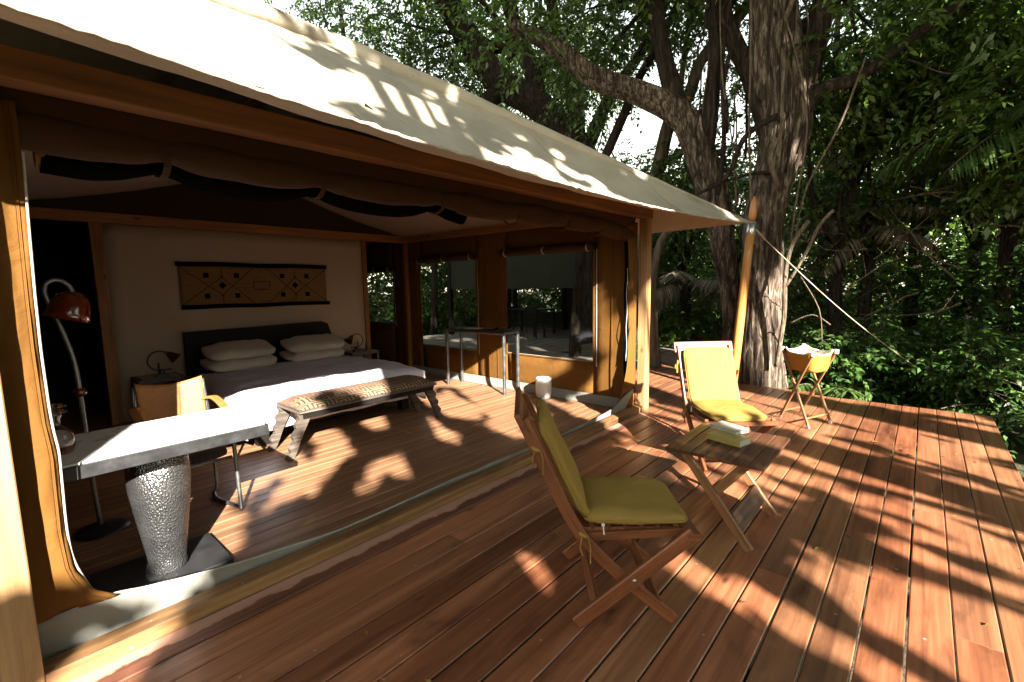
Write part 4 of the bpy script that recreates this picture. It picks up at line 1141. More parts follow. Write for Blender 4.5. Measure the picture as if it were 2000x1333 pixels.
def book(c, dims, rz, cover, label, lift=0.0):
    t = thing("book", (c[0], c[1], c[2]), label, "book", "books on the small table", 0.0)
    lx, ly, lz = dims; x, y_, z = c
    m = MB(); m.box(x - lx / 2 + 0.002, x + lx / 2 - 0.004, y_ - ly / 2 + 0.003, y_ + ly / 2 - 0.003, z + 0.002, z + lz - 0.002, 0.0015)
    obj("pages", m, MAT['paper'], t)
    m = MB(); m.box(x - lx / 2, x + lx / 2, y_ - ly / 2, y_ + ly / 2, z, z + 0.0018, 0.0003); 
    n_ = 8
    m.grid(lambda u, v: Vector((lerp(x - lx / 2, x + lx / 2, u), lerp(y_ - ly / 2, y_ + ly / 2, v), z + lz + lift * u * u)), n_, 2)
    m.box(x - lx / 2 - 0.0016, x - lx / 2 - 0.0001, y_ - ly / 2, y_ + ly / 2, z + 0.0005, z + lz, 0.0003)
    o = obj("cover", m, cover, t)
    t.rotation_euler = (0, 0, rz)
book((2.895, 0.825, 0.5015), (0.125, 0.205, 0.036), math.radians(-14), MAT['coveryellow'], "thick yellow paperback book lying flat, lower of the two on the table")
book((3.005, 0.86, 0.5390), (0.115, 0.195, 0.020), math.radians(-22), MAT['coverwhite'], "worn pale paperback lying on top of the yellow book", 0.004)

# ------------------------------------------------------------------ wash basin stand
F = [Vector((5.55, 1.08, 0)), Vector((5.27, 0.77, 0)), Vector((5.60, 0.63, 0)), Vector((5.89, 0.95, 0))]
ctr = sum(F, Vector()) / 4
TZ = 0.755
Tc = [ctr + (f - ctr) * 1.04 + Vector((0, 0, TZ)) for f in F]
bs = thing("wash_stand", ctr, "folding wooden stand with tan canvas wash basin near the far deck edge", "wash stand")
for a, b2 in ((1, 0), (0, 1), (2, 3), (3, 2)):
    m = MB(); m.bar(F[a] + Vector((0, 0, 0.004)), Tc[b2], 0.026, 0.018, (F[2] - F[1]), 0.004); obj("leg", m, MAT['tablelegs'], bs)
    m = MB(); d_ = (Tc[b2] - F[a]).normalized(); m.bar(F[a] + Vector((0, 0, 0.002)), F[a] + d_ * 0.035, 0.029, 0.021, (F[2] - F[1]), 0.003); obj("foot_cap", m, MAT['ferrule'], bs)
m = MB()
for a, b2 in ((0, 3), (1, 2)): m.bar(F[a].lerp(Tc[1 if a == 0 else 0], 0.12), F[b2].lerp(Tc[2 if b2 == 3 else 3], 0.12), 0.016, 0.016, (0, 0, 1), 0.003)
obj("stretcher", m, MAT['tablelegs'], bs)
def basin(depth, grow, topz):
    def fn(u, v):
        th = 2 * math.pi * u
        # rounded square following the four corners
        e = 0.45
        cx = math.copysign(abs(math.cos(th)) ** e, math.cos(th)); cy = math.copysign(abs(math.sin(th)) ** e, math.sin(th))
        ax = (Tc[3] - Tc[0]) * 0.5; ay = (Tc[0] - Tc[1]) * 0.5
        k_ = (1.0, 0.97, 0.93, 0.86, 0.70, 0.40, 0.0)[min(6, int(v * 6 + 1e-6))] if False else (1 - 0.16 * v) * (1 - max(0, (v - 0.62) / 0.38) ** 2.2)
        z = topz - 0.035 * (0.5 - 0.5 * math.cos(4 * th + math.pi)) * (1 - v) - depth * min(1, v / 0.72) ** 0.85 - 0.012 * max(0, v - 0.72)
        p = ctr + ax * cx * k_ * grow + ay * cy * k_ * grow
        return Vector((p.x, p.y, z + 0.004 * nz(u * 9, v * 5)))
    return fn
m = MB(); m.grid(basin(0.20, 1.0, TZ), 48, 18); obj("basin", m, MAT['tancanvas'], bs, solid=0.003)
m = MB(); m.grid(basin(0.186, 0.975, TZ - 0.002), 48, 18); obj("lining", m, MAT['liner'], bs, solid=0.002)
m = MB(); bf = basin(0.2, 1.012, TZ); rim = [bf(i / 48, 0.0) + Vector((0, 0, 0.002)) for i in range(49)]; m.tube(rim, 0.009, 8); obj("rim", m, MAT['liner'], bs)
for tcn in Tc:
    m = MB(); m.box(tcn.x - 0.020, tcn.x + 0.020, tcn.y - 0.018, tcn.y + 0.018, TZ - 0.032, TZ + 0.010, 0.008); obj("corner_patch", m, MAT['liner'], bs)

# low grey platform and a second tent beyond, seen through the window
pf = structure("side_platform", (9.2, 4.3, 0))
y = 3.05
while y < 5.4:
    plank_row(pf, y - 4.3, 0.118, 8.35 - 9.2, 10.4 - 9.2, 0.17, 0.03, MAT['deck_old'], (2.05,))
    y += 0.125
m = MB(); m.box(8.37, 10.38, 3.06, 3.10, -0.6, 0.138); m.box(8.37, 8.41, 3.1, 5.4, -0.6, 0.138); obj("joist", m, MAT['deck_old'], pf)
d2 = structure("far_deck", (10.5, 8.5, 0))
y = 5.95
while y < 11.2:
    plank_row(d2, y - 8.5, 0.118, 5.2 - 10.5, 13.2 - 10.5, -0.012, 0.03, MAT['deck_old'], (4.0,))
    y += 0.125
m = MB(); m.box(5.25, 13.1, 5.98, 6.04, -0.7, -0.05); m.box(5.25, 13.1, 11.0, 11.06, -0.7, -0.05); obj("joist", m, MAT['darkwood'], d2)
nt = thing("neighbour_tent", (11.3, 8.2, 0), "second olive canvas tent on its own grey deck, seen through the near side window", "tent")
m = MB()
m.box(9.52, 9.56, 6.0, 10.9, 1.36, 2.4)
obj("front_panel", m, MAT['greencanvas'], nt)
m = MB(); m.box(12.6, 12.64, 7.55, 8.75, 0, 1.8); obj("back_panel", m, MAT['darkcanvas'], nt)
for (xx, yy) in ((9.54, 6.05), (9.54, 10.85), (12.6, 7.5), (12.6, 8.8), (12.6, 6.0), (12.6, 10.9)):
    m = MB(); m.box(xx - 0.06, xx + 0.06, yy - 0.06, yy + 0.06, -0.02, 2.3); obj("post", m, MAT['darkwood'], nt)
m = MB(); m.box(12.6, 12.66, 8.9, 10.85, 0, 0.55); obj("low_wall", m, MAT['greencanvas'], nt)
m = MB(); m.grid(lambda u, v: Vector((lerp(9.1, 13.0, u), lerp(5.7, 11.2, v), 2.42 + 0.9 * (1 - abs(2 * v - 1)))), 4, 12); obj("roof", m, MAT['greencanvas'], nt, solid=0.02)
dt = thing("dining_table", (11.0, 9.0, -0.01), "dark dining table on the far grey deck inside the second tent", "table")
m = MB(); m.box(10.5, 11.5, 8.3, 9.7, 0.70, 0.74); obj("top", m, MAT['darkwood'], dt)
for xx in (10.56, 11.44):
    for yy in (8.36, 9.64):
        m = MB(); m.box(xx - 0.03, xx + 0.03, yy - 0.03, yy + 0.03, -0.012, 0.70); obj("leg", m, MAT['darkwood'], dt)
for cx, cy, lab in ((10.2, 8.1, "dark slatted chair at the far dining table, right end"), (10.15, 9.2, "dark slatted chair at the far dining table, left side")):
    ch = thing("dining_chair", (cx, cy, -0.01), lab, "chair", "chairs at the far dining table")
    m = MB(); m.box(cx - 0.2, cx + 0.2, cy - 0.2, cy + 0.2, 0.43, 0.46); obj("seat", m, MAT['darkwood'], ch)
    for dx in (-0.18, 0.18):
        for dy in (-0.18, 0.18):
            m = MB(); m.box(cx + dx - 0.02, cx + dx + 0.02, cy + dy - 0.02, cy + dy + 0.02, -0.012, 0.43 if dx > 0 else 0.86); obj("leg", m, MAT['darkwood'], ch)
    for zz in (0.55, 0.66, 0.78):
        m = MB(); m.box(cx - 0.19, cx - 0.17, cy - 0.18, cy + 0.18, zz, zz + 0.06); obj("back_slat", m, MAT['darkwood'], ch)

# ------------------------------------------------------------------ vegetation
def unit(a): return a / np.maximum(np.linalg.norm(a, axis=1, keepdims=True), 1e-9)
def leaf_mesh(name, base, ax, nrm, L, W, mat, parent, tone=None, fold=0.18, kind=None, label=None):
    """diamond leaves: base points, axis, normal, length, width -> one mesh with a per-leaf 'tone'"""
    N = len(base)
    ax = unit(ax); nrm = unit(nrm - ax * np.sum(nrm * ax, axis=1, keepdims=True)); sd = np.cross(ax, nrm)
    L = np.broadcast_to(np.asarray(L, float).reshape(-1, 1), (N, 1)); W = np.broadcast_to(np.asarray(W, float).reshape(-1, 1), (N, 1))
    mid = base + ax * L * 0.45
    v = np.empty((N, 4, 3))
    v[:, 0] = base; v[:, 1] = mid + sd * W * 0.5 + nrm * W * fold; v[:, 2] = base + ax * L - nrm * L * 0.12; v[:, 3] = mid - sd * W * 0.5 + nrm * W * fold
    o_ = np.zeros(3); r = parent
    while r is not None:
        o_ += np.array(r.location); r = r.parent
    v = (v - o_).reshape(-1, 3)
    me = bpy.data.meshes.new(name)
    me.vertices.add(4 * N); me.vertices.foreach_set("co", v.astype(np.float32).ravel())
    me.loops.add(4 * N); me.loops.foreach_set("vertex_index", np.arange(4 * N, dtype=np.int32))
    me.polygons.add(N); me.polygons.foreach_set("loop_start", np.arange(N, dtype=np.int32) * 4)
    if tone is None: tone = RNG.random(N)
    at = me.attributes.new("tone", 'FLOAT', 'FACE'); at.data.foreach_set("value", tone.astype(np.float32))
    me.materials.append(mat); me.update(calc_edges=True)
    o = bpy.data.objects.new(name, me); COL.objects.link(o)
    if parent is not None: o.parent = parent
    if kind: o['kind'] = kind
    return o
def sprays(org, dirs, length, nleaf, L, W, droop=0.5, spread=0.8):
    """leaves set alternately along drooping twigs; returns arrays for leaf_mesh and twig polylines"""
    S = len(org)
    dirs = unit(dirs); length = np.broadcast_to(np.asarray(length, float), (S,))
    side = unit(np.cross(dirs, np.array([0, 0, 1.0]) + 0.3 * RNG.normal(size=(S, 3))))
    t = (np.arange(nleaf) + 0.6) / nleaf
    T = np.tile(t, (S, 1)) + RNG.normal(0, 0.03, (S, nleaf))
    P = org[:, None, :] + dirs[:, None, :] * (T * length[:, None])[:, :, None]
    P[:, :, 2] -= droop * (T ** 2) * length[:, None] * 0.5
    sg = np.where(np.arange(nleaf) % 2 == 0, 1.0, -1.0)[None, :, None]
    A = dirs[:, None, :] * 0.55 + side[:, None, :] * sg * spread + RNG.normal(0, 0.28, (S, nleaf, 3))
    A[:, :, 2] -= droop * 0.55
    up = np.array([0, 0, 1.0]) + RNG.normal(0, 0.45, (S, nleaf, 3))
    n = S * nleaf
    tone = np.clip(np.repeat(RNG.random(S) * 0.5, nleaf) + RNG.random(n) * 0.5, 0, 1)
    return P.reshape(n, 3), A.reshape(n, 3), up.reshape(n, 3), L * RNG.uniform(0.7, 1.25, n), W * RNG.uniform(0.75, 1.2, n), tone
def twigs(mb_, org, dirs, length, droop, r=0.004, every=1):
    for i in range(0, len(org), every):
        d = Vector(dirs[i]).normalized(); p = Vector(org[i]); l_ = float(length if np.isscalar(length) else length[i])
        mb_.tube([p - d * 0.15, p + d * l_ * 0.5 - Vector((0, 0, droop * 0.125 * l_)), p + d * l_ - Vector((0, 0, droop * 0.5 * l_))], [r * 1.4, r, r * 0.5], 3, cap=False)

def clump_points(centers, radii, n, flat=0.7):
    """n spray origins scattered in clumps, density towards the outside"""
    idx = RNG.integers(0, len(centers), n)
    d = unit(RNG.normal(size=(n, 3)))
    r = RNG.random(n) ** 0.45
    off = d * r[:, None] * np.asarray(radii)[idx][:, None]
    off[:, 2] *= flat
    return np.asarray(centers)[idx] + off, unit(d + RNG.normal(0, 0.5, (n, 3)))
def barktube(mb_, pts, r, n=12, seed=0.0, ridge=0.10, sm=4, fur=0.0):
    P = smoothpts(pts, sm); k_ = len(P)
    rr = [pw(i / (k_ - 1), [(j / (len(r) - 1), r[j]) for j in range(len(r))]) for i in range(k_)]
    mb_.tube(P, rr, n, wob=lambda i, an, p: 1 + ridge * math.sin(5 * an + seed + 0.8 * nz(p.z * 0.7, seed)) + ridge * 0.8 * math.sin(9 * an + seed * 2) + 0.20 * nz(math.cos(an) * 1.2 + seed, math.sin(an) * 1.2, p.z * 0.9) - (fur * max(0, 1 - 5 * abs(nz(math.cos(an) * 5.5 + 0.35 * nz(p.z * 2, an), math.sin(an) * 5.5, p.z * 0.55 + seed))) if fur else 0) + (0.35 * fur * nz(math.cos(an) * 9, math.sin(an) * 9, p.z * 5) if fur else 0))

def add_crown(root, centers, radii, nspr, nleaf, L, W, mat, slen=0.45, droop=0.6, twig_every=3, flat=0.7, keep=None, tw_mat='bark2', wood_mb=None):
    org, dr = clump_points(centers, radii, nspr, flat)
    if keep is not None:
        kp = keep(org); org = org[kp]; dr = dr[kp]
    dr[:, 2] = dr[:, 2] * 0.5 - 0.12
    ln = slen * RNG.uniform(0.6, 1.3, len(org))
    P, A, U, LL, WW, tone = sprays(org, dr, ln, nleaf, L, W, droop)
    leaf_mesh("crown", P, A, U, LL, WW, mat, root, tone)
    if wood_mb is not None:
        twigs(wood_mb, org, dr, ln, droop, 0.004, twig_every)
def limbs_to(mb_, start, r0, centers, seed, nmid=2, every=1):
    start = Vector(start)
    for i, c in enumerate(centers):
        if i % every: continue
        c = Vector(c); L_ = (c - start).length
        mids = [start.lerp(c, (j + 1) / (nmid + 1)) + Vector((random.uniform(-1, 1), random.uniform(-1, 1), random.uniform(-0.2, 0.9))) * L_ * 0.10 for j in range(nmid)]
        mb_.tube(smoothpts([start] + mids + [c], 3), [lerp(r0, 0.012, j / (3 * (nmid + 1))) for j in range(3 * (nmid + 1) + 1)], 6, cap=False)

# --- the big tree at the deck's corner
t1 = thing("big_tree", (7.4, 1.75, GZ), "massive old tree with pale sunlit furrowed trunk rising at the deck corner behind the pole", "tree")
m = MB()
barktube(m, [(7.43, 1.70, -0.6), (7.41, 1.70, 0.04), (7.40, 1.75, 1.08), (7.39, 1.77, 1.81), (7.39, 1.78, 2.3), (7.41, 1.67, 2.91), (7.44, 1.56, 3.5), (7.41, 1.68, 4.31), (7.39, 1.76, 5.16), (7.37, 1.84, 6.4), (7.4, 1.9, 8.2)], [0.37, 0.31, 0.275, 0.25, 0.25, 0.265, 0.30, 0.31, 0.29, 0.24, 0.16], 96, 0.6, 0.04, 12, 0.07)
barktube(m, [(7.66, 2.1, -0.6), (7.6, 2.15, 0.28), (7.59, 2.2, 1.07), (7.55, 2.33, 1.99), (7.51, 2.46, 2.68), (7.42, 2.71, 3.46), (7.33, 2.96, 3.97), (7.09, 3.48, 4.34), (6.74, 4.13, 4.68), (6.38, 4.66, 5.18), (5.99, 5.16, 5.51)], [0.15, 0.13, 0.135, 0.16, 0.20, 0.215, 0.205, 0.17, 0.15, 0.12, 0.08], 64, 2.1, 0.05, 9, 0.07)
obj("trunk", m, MAT['bark1'], t1)
m = MB()
barktube(m, [(7.33, 2.96, 3.97), (7.23, 3.18, 4.77), (7.16, 3.33, 5.66), (7.09, 3.48, 7.2)], [0.15, 0.12, 0.10, 0.06], 14, 1.0)
barktube(m, [(7.44, 1.56, 3.4), (7.5, 1.21, 3.88), (7.56, 0.79, 3.97), (7.6, 0.23, 4.33), (7.7, -0.6, 4.8)], [0.13, 0.09, 0.07, 0.05, 0.03], 12, 3.0)
barktube(m, [(7.43, 1.60, 2.9), (7.50, 1.36, 4.1), (7.56, 1.18, 5.2), (7.62, 1.05, 6.8)], [0.17, 0.15, 0.13, 0.09], 24, 4.1, 0.05, 6, 0.06)
barktube(m, [(7.41, 1.68, 3.2), (7.30, 1.98, 4.2), (7.20, 2.36, 5.2), (7.1, 2.75, 6.8)], [0.15, 0.12, 0.10, 0.07], 20, 2.7, 0.05, 6, 0.06)
barktube(m, [(7.42, 2.70, 3.3), (7.40, 2.50, 4.3), (7.36, 2.55, 5.3), (7.3, 2.7, 6.8)], [0.11, 0.09, 0.08, 0.05], 16, 1.7, 0.05, 6, 0.06)
barktube(m, [(7.41, 1.68, 4.4), (7.9, 1.1, 5.2), (8.6, 0.4, 6.0)], [0.14, 0.09, 0.05], 12, 3.6)
barktube(m, [(7.39, 1.76, 5.2), (6.7, 1.3, 6.4), (6.0, 0.9, 7.3)], [0.14, 0.09, 0.05], 12, 5.6)
barktube(m, [(6.57, 2.41, 2.63), (6.69, 2.06, 2.83), (6.78, 1.9, 3.29), (6.95, 1.62, 3.52), (7.3, 1.5, 3.6)], [0.018, 0.028, 0.034, 0.042, 0.05], 8, 1.2, 0.03)
barktube(m, [(6.8, 2.36, 2.76), (6.86, 2.18, 2.81), (6.97, 1.82, 2.87), (7.2, 1.6, 2.9)], [0.010, 0.016, 0.02, 0.03], 7, 1.2, 0.03)
crownc = []
for a in ((6.1, 5.1, 5.6), (7.1, 3.5, 7.2), (7.4, 1.9, 8.2), (8.6, 0.4, 6.0), (6.0, 0.9, 7.6), (7.7, -0.6, 4.9), (8.4, 0.9, 6.8), (8.0, 0.9, 4.6), (7.2, 4.5, 6.0), (6.6, 3.2, 6.4), (8.0, 5.0, 5.2), (8.3, 3.2, 3.3), (7.9, 3.3, 6.0), (8.7, 1.3, 4.0), (8.9, 0.8, 5.0)):
    crownc.append(a)
limbs_to(m, (7.4, 1.8, 6.0), 0.07, crownc[4:], 1)
obj("limbs", m, MAT['bark2'], t1)
m = MB()
for pts, r_ in (([(6.74, 1.89, 5.6), (6.75, 1.85, 4.33), (6.78, 1.84, 3.41), (6.80, 1.80, 2.7), (7.0, 1.8, 1.9)], 0.013), ([(6.79, 1.7, 5.3), (6.87, 1.34, 4.09), (6.95, 1.22, 3.29), (6.95, 1.3, 2.4), (7.05, 1.38, 1.4)], 0.011),
                ([(6.9, 2.3, 5.2), (6.95, 2.25, 4.2), (7.0, 2.1, 3.3), (7.1, 2.05, 2.5)], 0.010), ([(7.06, 1.45, 0.3), (6.98, 1.37, 0.98), (6.93, 1.37, 1.51), (6.90, 1.31, 1.89), (6.93, 1.14, 2.19)], 0.028),
                ([(6.94, 1.36, 1.38), (6.93, 1.17, 1.76), (6.95, 1.03, 2.12), (7.0, 0.9, 2.3)], 0.020), ([(6.98, 1.30, 0.9), (6.95, 1.05, 1.02), (6.95, 0.85, 0.9)], 0.009), ([(6.95, 1.2, 1.5), (6.93, 0.98, 1.1), (6.95, 0.93, 0.7)], 0.006),
                ([(7.05, 1.3, 2.0), (7.0, 1.2, 2.6), (7.05, 0.9, 3.3), (7.1, 0.7, 4.0)], 0.012)):
    m.tube(smoothpts(pts, 4), r_, 6)
obj("vine", m, MAT['twig'], t1)
for i in range(15):
    m = MB(); a0 = random.uniform(0, 6.28); r0_ = random.uniform(0.30, 0.75); x0_ = 7.35 + r0_ * math.cos(a0) - 0.1; y0_ = 1.85 + r0_ * math.sin(a0) * 1.1
    zt = random.uniform(5.0, 7.5); zb_ = random.uniform(2.3, 3.6)
    pts = [(x0_ + 0.14 * nz(j * 0.8, i), y0_ + 0.16 * nz(j * 0.8, i, 5), lerp(zt, zb_, j / 8)) for j in range(9)]
    m.tube(smoothpts(pts, 3), random.choice((0.009, 0.012, 0.018, 0.03)), 6); obj("vine", m, MAT['bark2'] if i % 3 else MAT['twig'], t1)
m = MB(); add_crown(t1, crownc, [1.0, 1.3, 1.5, 1.3, 1.3, 1.0, 1.2, 0.9, 1.1, 1.1, 0.8, 0.6, 0.8, 0.8, 0.9], 1700, 12, 0.125, 0.056, MAT['leaf1'], 0.5, 0.8, 3, 0.8, None, 'bark2', m)
obj("twigs", m, MAT['bark2'], t1, kind='stuff')

# --- forked dark tree behind the tent roof
t2 = thing("forked_tree", (9.4, 5.7, GZ), "dark many forked tree rising right behind the ridge of the tent roof", "tree")
m = MB()
barktube(m, [(9.45, 5.7, -0.6), (9.4, 5.75, 1.5), (9.33, 5.83, 3.0), (9.23, 5.98, 4.3), (8.75, 6.67, 5.35), (8.21, 7.32, 5.85), (7.94, 7.61, 6.26), (7.68, 7.88, 6.83), (7.29, 8.24, 7.59), (6.7, 8.7, 8.9)], [0.42, 0.36, 0.33, 0.33, 0.30, 0.29, 0.27, 0.25, 0.20, 0.12], 26, 0.3, 0.05, 5)
obj("trunk", m, MAT['bark2'], t2)
m = MB()
barktube(m, [(8.75, 6.67, 5.3), (8.61, 6.84, 6.13), (8.41, 7.1, 6.99), (8.1, 7.4, 8.3)], [0.2, 0.19, 0.17, 0.10], 16, 1.4, 0.05)
barktube(m, [(9.2, 6.02, 4.4), (9.11, 6.16, 5.98), (8.92, 6.44, 6.95), (8.8, 6.55, 8.5)], [0.19, 0.16, 0.14, 0.09], 16, 2.4, 0.05)
barktube(m, [(9.27, 5.93, 4.3), (9.55, 5.46, 5.49), (9.8, 4.99, 6.17), (10.02, 4.54, 7.0), (10.2, 4.1, 8.0)], [0.17, 0.13, 0.11, 0.09, 0.05], 14, 3.4, 0.05)
barktube(m, [(8.21, 7.32, 5.85), (7.97, 7.58, 5.56), (7.86, 7.68, 5.58)], [0.22, 0.19, 0.15], 14, 4.4, 0.05)
barktube(m, [(8.6, 6.85, 6.1), (8.9, 6.3, 6.3), (9.3, 5.7, 6.0)], [0.12, 0.09, 0.06], 10, 5.4, 0.05)
c2 = [(6.7, 8.7, 8.9), (7.4, 8.3, 7.6), (8.1, 7.4, 8.4), (8.8, 6.5, 8.4), (10.2, 4.1, 7.8), (7.6, 8.6, 6.4), (9.6, 6.6, 6.4), (9.2, 5.4, 7.3), (6.4, 9.4, 7.4), (6.9, 9.0, 6.5), (7.9, 8.5, 5.5)]
limbs_to(m, (8.4, 7.1, 6.6), 0.07, c2, 2)
obj("limbs", m, MAT['bark2'], t2)
m = MB(); add_crown(t2, c2, [1.2, 1.1, 1.2, 1.2, 1.1, 1.0, 1.0, 1.1, 1.3, 1.1, 0.8], 1600, 12, 0.12, 0.053, MAT['leaf1'], 0.5, 0.8, 3, 0.8, None, 'bark2', m)
obj("twigs", m, MAT['bark2'], t2, kind='stuff')

# --- slim pale tree leaning right, with a sawn stub; slim dark tree left of it
t3 = thing("leaning_tree", (8.0, 4.1, GZ), "slim pale grey tree with a sawn orange stub, leaning right before dark trunks", "tree")
m = MB()
barktube(m, [(7.95, 4.2, -0.6), (8.05, 4.0, 1.2), (8.12, 3.88, 2.85), (8.2, 3.7, 3.46), (8.28, 3.54, 4.22), (8.39, 3.26, 4.6), (8.45, 3.09, 5.14), (8.58, 2.73, 5.55), (8.68, 2.4, 5.93), (8.85, 2.0, 6.6), (9.0, 1.6, 7.4)], [0.15, 0.13, 0.12, 0.115, 0.11, 0.10, 0.095, 0.09, 0.085, 0.07, 0.04], 16, 0.4, 0.02, 4)
barktube(m, [(8.33, 3.40, 4.45), (8.35, 3.35, 5.19), (8.38, 3.29, 5.83), (8.39, 3.27, 7.0)], [0.05, 0.045, 0.04, 0.03], 10, 0.8, 0.02)
obj("trunk", m, MAT['bark3'], t3)
m = MB(); m.tube([(8.36, 3.30, 4.52), (8.27, 3.22, 4.52)], 0.055, 14); obj("sawn_stub", m, MAT['polewood'], t3)
m = MB(); c3 = [(9.0, 1.6, 7.4), (8.6, 2.6, 7.2), (8.4, 3.3, 7.2), (9.3, 2.2, 6.3), (9.4, 3.2, 5.6)]; limbs_to(m, (8.7, 2.4, 6.0), 0.035, c3, 3); add_crown(t3, c3, [0.9, 0.9, 0.9, 0.9, 0.9], 520, 12, 0.095, 0.04, MAT['leaf2'], 0.45, 0.8, 3, 0.8, None, 'bark2', m)
obj("twigs", m, MAT['bark2'], t3, kind='stuff')
t4 = thing("slim_dark_tree", (8.0, 5.1, GZ), "slim dark tree slanting up right beside the forked tree", "tree")
m = MB()
barktube(m, [(7.9, 5.3, -0.6), (7.95, 5.2, 1.5), (8.06, 5.04, 3.18), (8.25, 4.71, 4.01), (8.41, 4.42, 4.73), (8.51, 4.23, 5.24), (8.69, 3.83, 5.97), (8.85, 3.5, 6.9), (8.9, 3.3, 8.0)], [0.11, 0.10, 0.09, 0.085, 0.08, 0.075, 0.065, 0.05, 0.03], 12, 0.4, 0.03, 4)
obj("trunk", m, MAT['bark2'], t4)
m = MB(); c4 = [(8.9, 3.3, 8.0), (8.2, 4.4, 7.2), (9.2, 4.4, 6.6)]; limbs_to(m, (8.6, 4.0, 5.8), 0.03, c4, 4); add_crown(t4, c4, [0.9, 0.9, 0.9], 330, 12, 0.095, 0.04, MAT['leaf2'], 0.45, 0.8, 3, 0.8, None, 'bark2', m)
obj("twigs", m, MAT['bark2'], t4, kind='stuff')
t5 = thing("curved_tree", (8.3, 3.75, GZ), "pale curved young trunk just right of the tent's front post", "tree")
m = MB(); barktube(m, [(7.62, 3.42, -0.6), (7.64, 3.42, 0.06), (7.60, 3.49, 1.3), (7.66, 3.38, 2.15), (7.82, 3.08, 2.5), (8.1, 2.8, 3.2), (8.2, 2.7, 4.4)], [0.11, 0.10, 0.07, 0.06, 0.05, 0.04, 0.02], 14, 0.4, 0.03, 4); obj("trunk", m, MAT['bark3'], t5)
m = MB(); add_crown(t5, [(8.2, 2.7, 4.4), (8.4, 3.2, 3.6)], [0.7, 0.6], 130, 12, 0.09, 0.04, MAT['leaf2'], 0.4, 0.8, 2, 0.8, None, 'bark2', m); obj("twigs", m, MAT['bark2'], t5, kind='stuff')

# --- bushes and understorey; (az deg, dist, half-width, base z, height, sprays, leaf L, W, material, label)
def polar(az, r): return r * math.cos(math.radians(az)), r * math.sin(math.radians(az))
BUSH = [
    (5.5, 8.2, 0.55, 1.0, 260, 0.11, 0.055, 'leaf3', "low broad leaved bush right behind the canvas wash basin"),
    (-5, 9.0, 1.2, 1.3, 520, 0.11, 0.052, 'leaf3', "dense low bush beyond the far right corner of the deck"),
    (-9, 7.9, 1.0, 1.0, 420, 0.09, 0.04, 'leaf3', "grassy dark bush beside the deck's right edge"),
    (9, 10.3, 1.2, 2.6, 620, 0.09, 0.042, 'leaf1', "tall leafy bush behind the wash stand and right of the big trunk"),
    (-1, 10.4, 1.6, 2.0, 800, 0.105, 0.05, 'leaf3', "wide dark bush where the guy rope ends"),
    (-8, 10.4, 1.7, 2.9, 900, 0.105, 0.05, 'leaf3', "wide dark bush at the right side behind the deck corner"),
    (18, 11.0, 1.1, 2.3, 520, 0.085, 0.04, 'leaf2', "bright bush between the front post and the big trunk"),
    (23, 10.6, 1.0, 1.3, 400, 0.10, 0.05, 'leaf2', "low sunny plant beyond the grey side platform"),
    (26, 13.0, 1.5, 3.0, 600, 0.085, 0.04, 'leaf1', "dark bush behind the grey side platform"),
]
def bush(x, y_, hw, h, nspr, L, W, mat, label, group=None, zb=GZ, name="bush", cat="bush"):
    t = thing(name, (x, y_, zb), label, cat, group)
    nc = max(5, int(hw * 7))
    cs = []; rs = []
    for i in range(nc):
        a = random.uniform(0, 6.28); rr = hw * random.random() ** 0.6 * 0.8
        cs.append((x + rr * math.cos(a), y_ + rr * math.sin(a), zb + 0.15 * h + random.random() ** 0.8 * h * 0.85)); rs.append(random.uniform(0.28, 0.5) * hw + 0.1)
    m = MB()
    for c in cs:
        b0 = Vector((x + random.uniform(-0.2, 0.2) * hw, y_ + random.uniform(-0.2, 0.2) * hw, zb - 0.15))
        m.tube(smoothpts([b0, b0.lerp(Vector(c), 0.5) + Vector((random.uniform(-0.15, 0.15), random.uniform(-0.15, 0.15), 0.12 * h)), Vector(c)], 3), [0.022, 0.019, 0.017, 0.014, 0.012, 0.009, 0.006], 5, cap=False)
    add_crown(t, cs, rs, nspr, 12, L, W, MAT[mat], 0.36, 0.55, 3, 0.8, None, 'twig', m)
    obj("stems", m, MAT['twig'], t, kind='stuff')
for az, r, hw, h, ns_, L, W, mt, lab in BUSH:
    x, y_ = polar(az, r); bush(x, y_, hw, h, ns_, L, W, mt, lab)
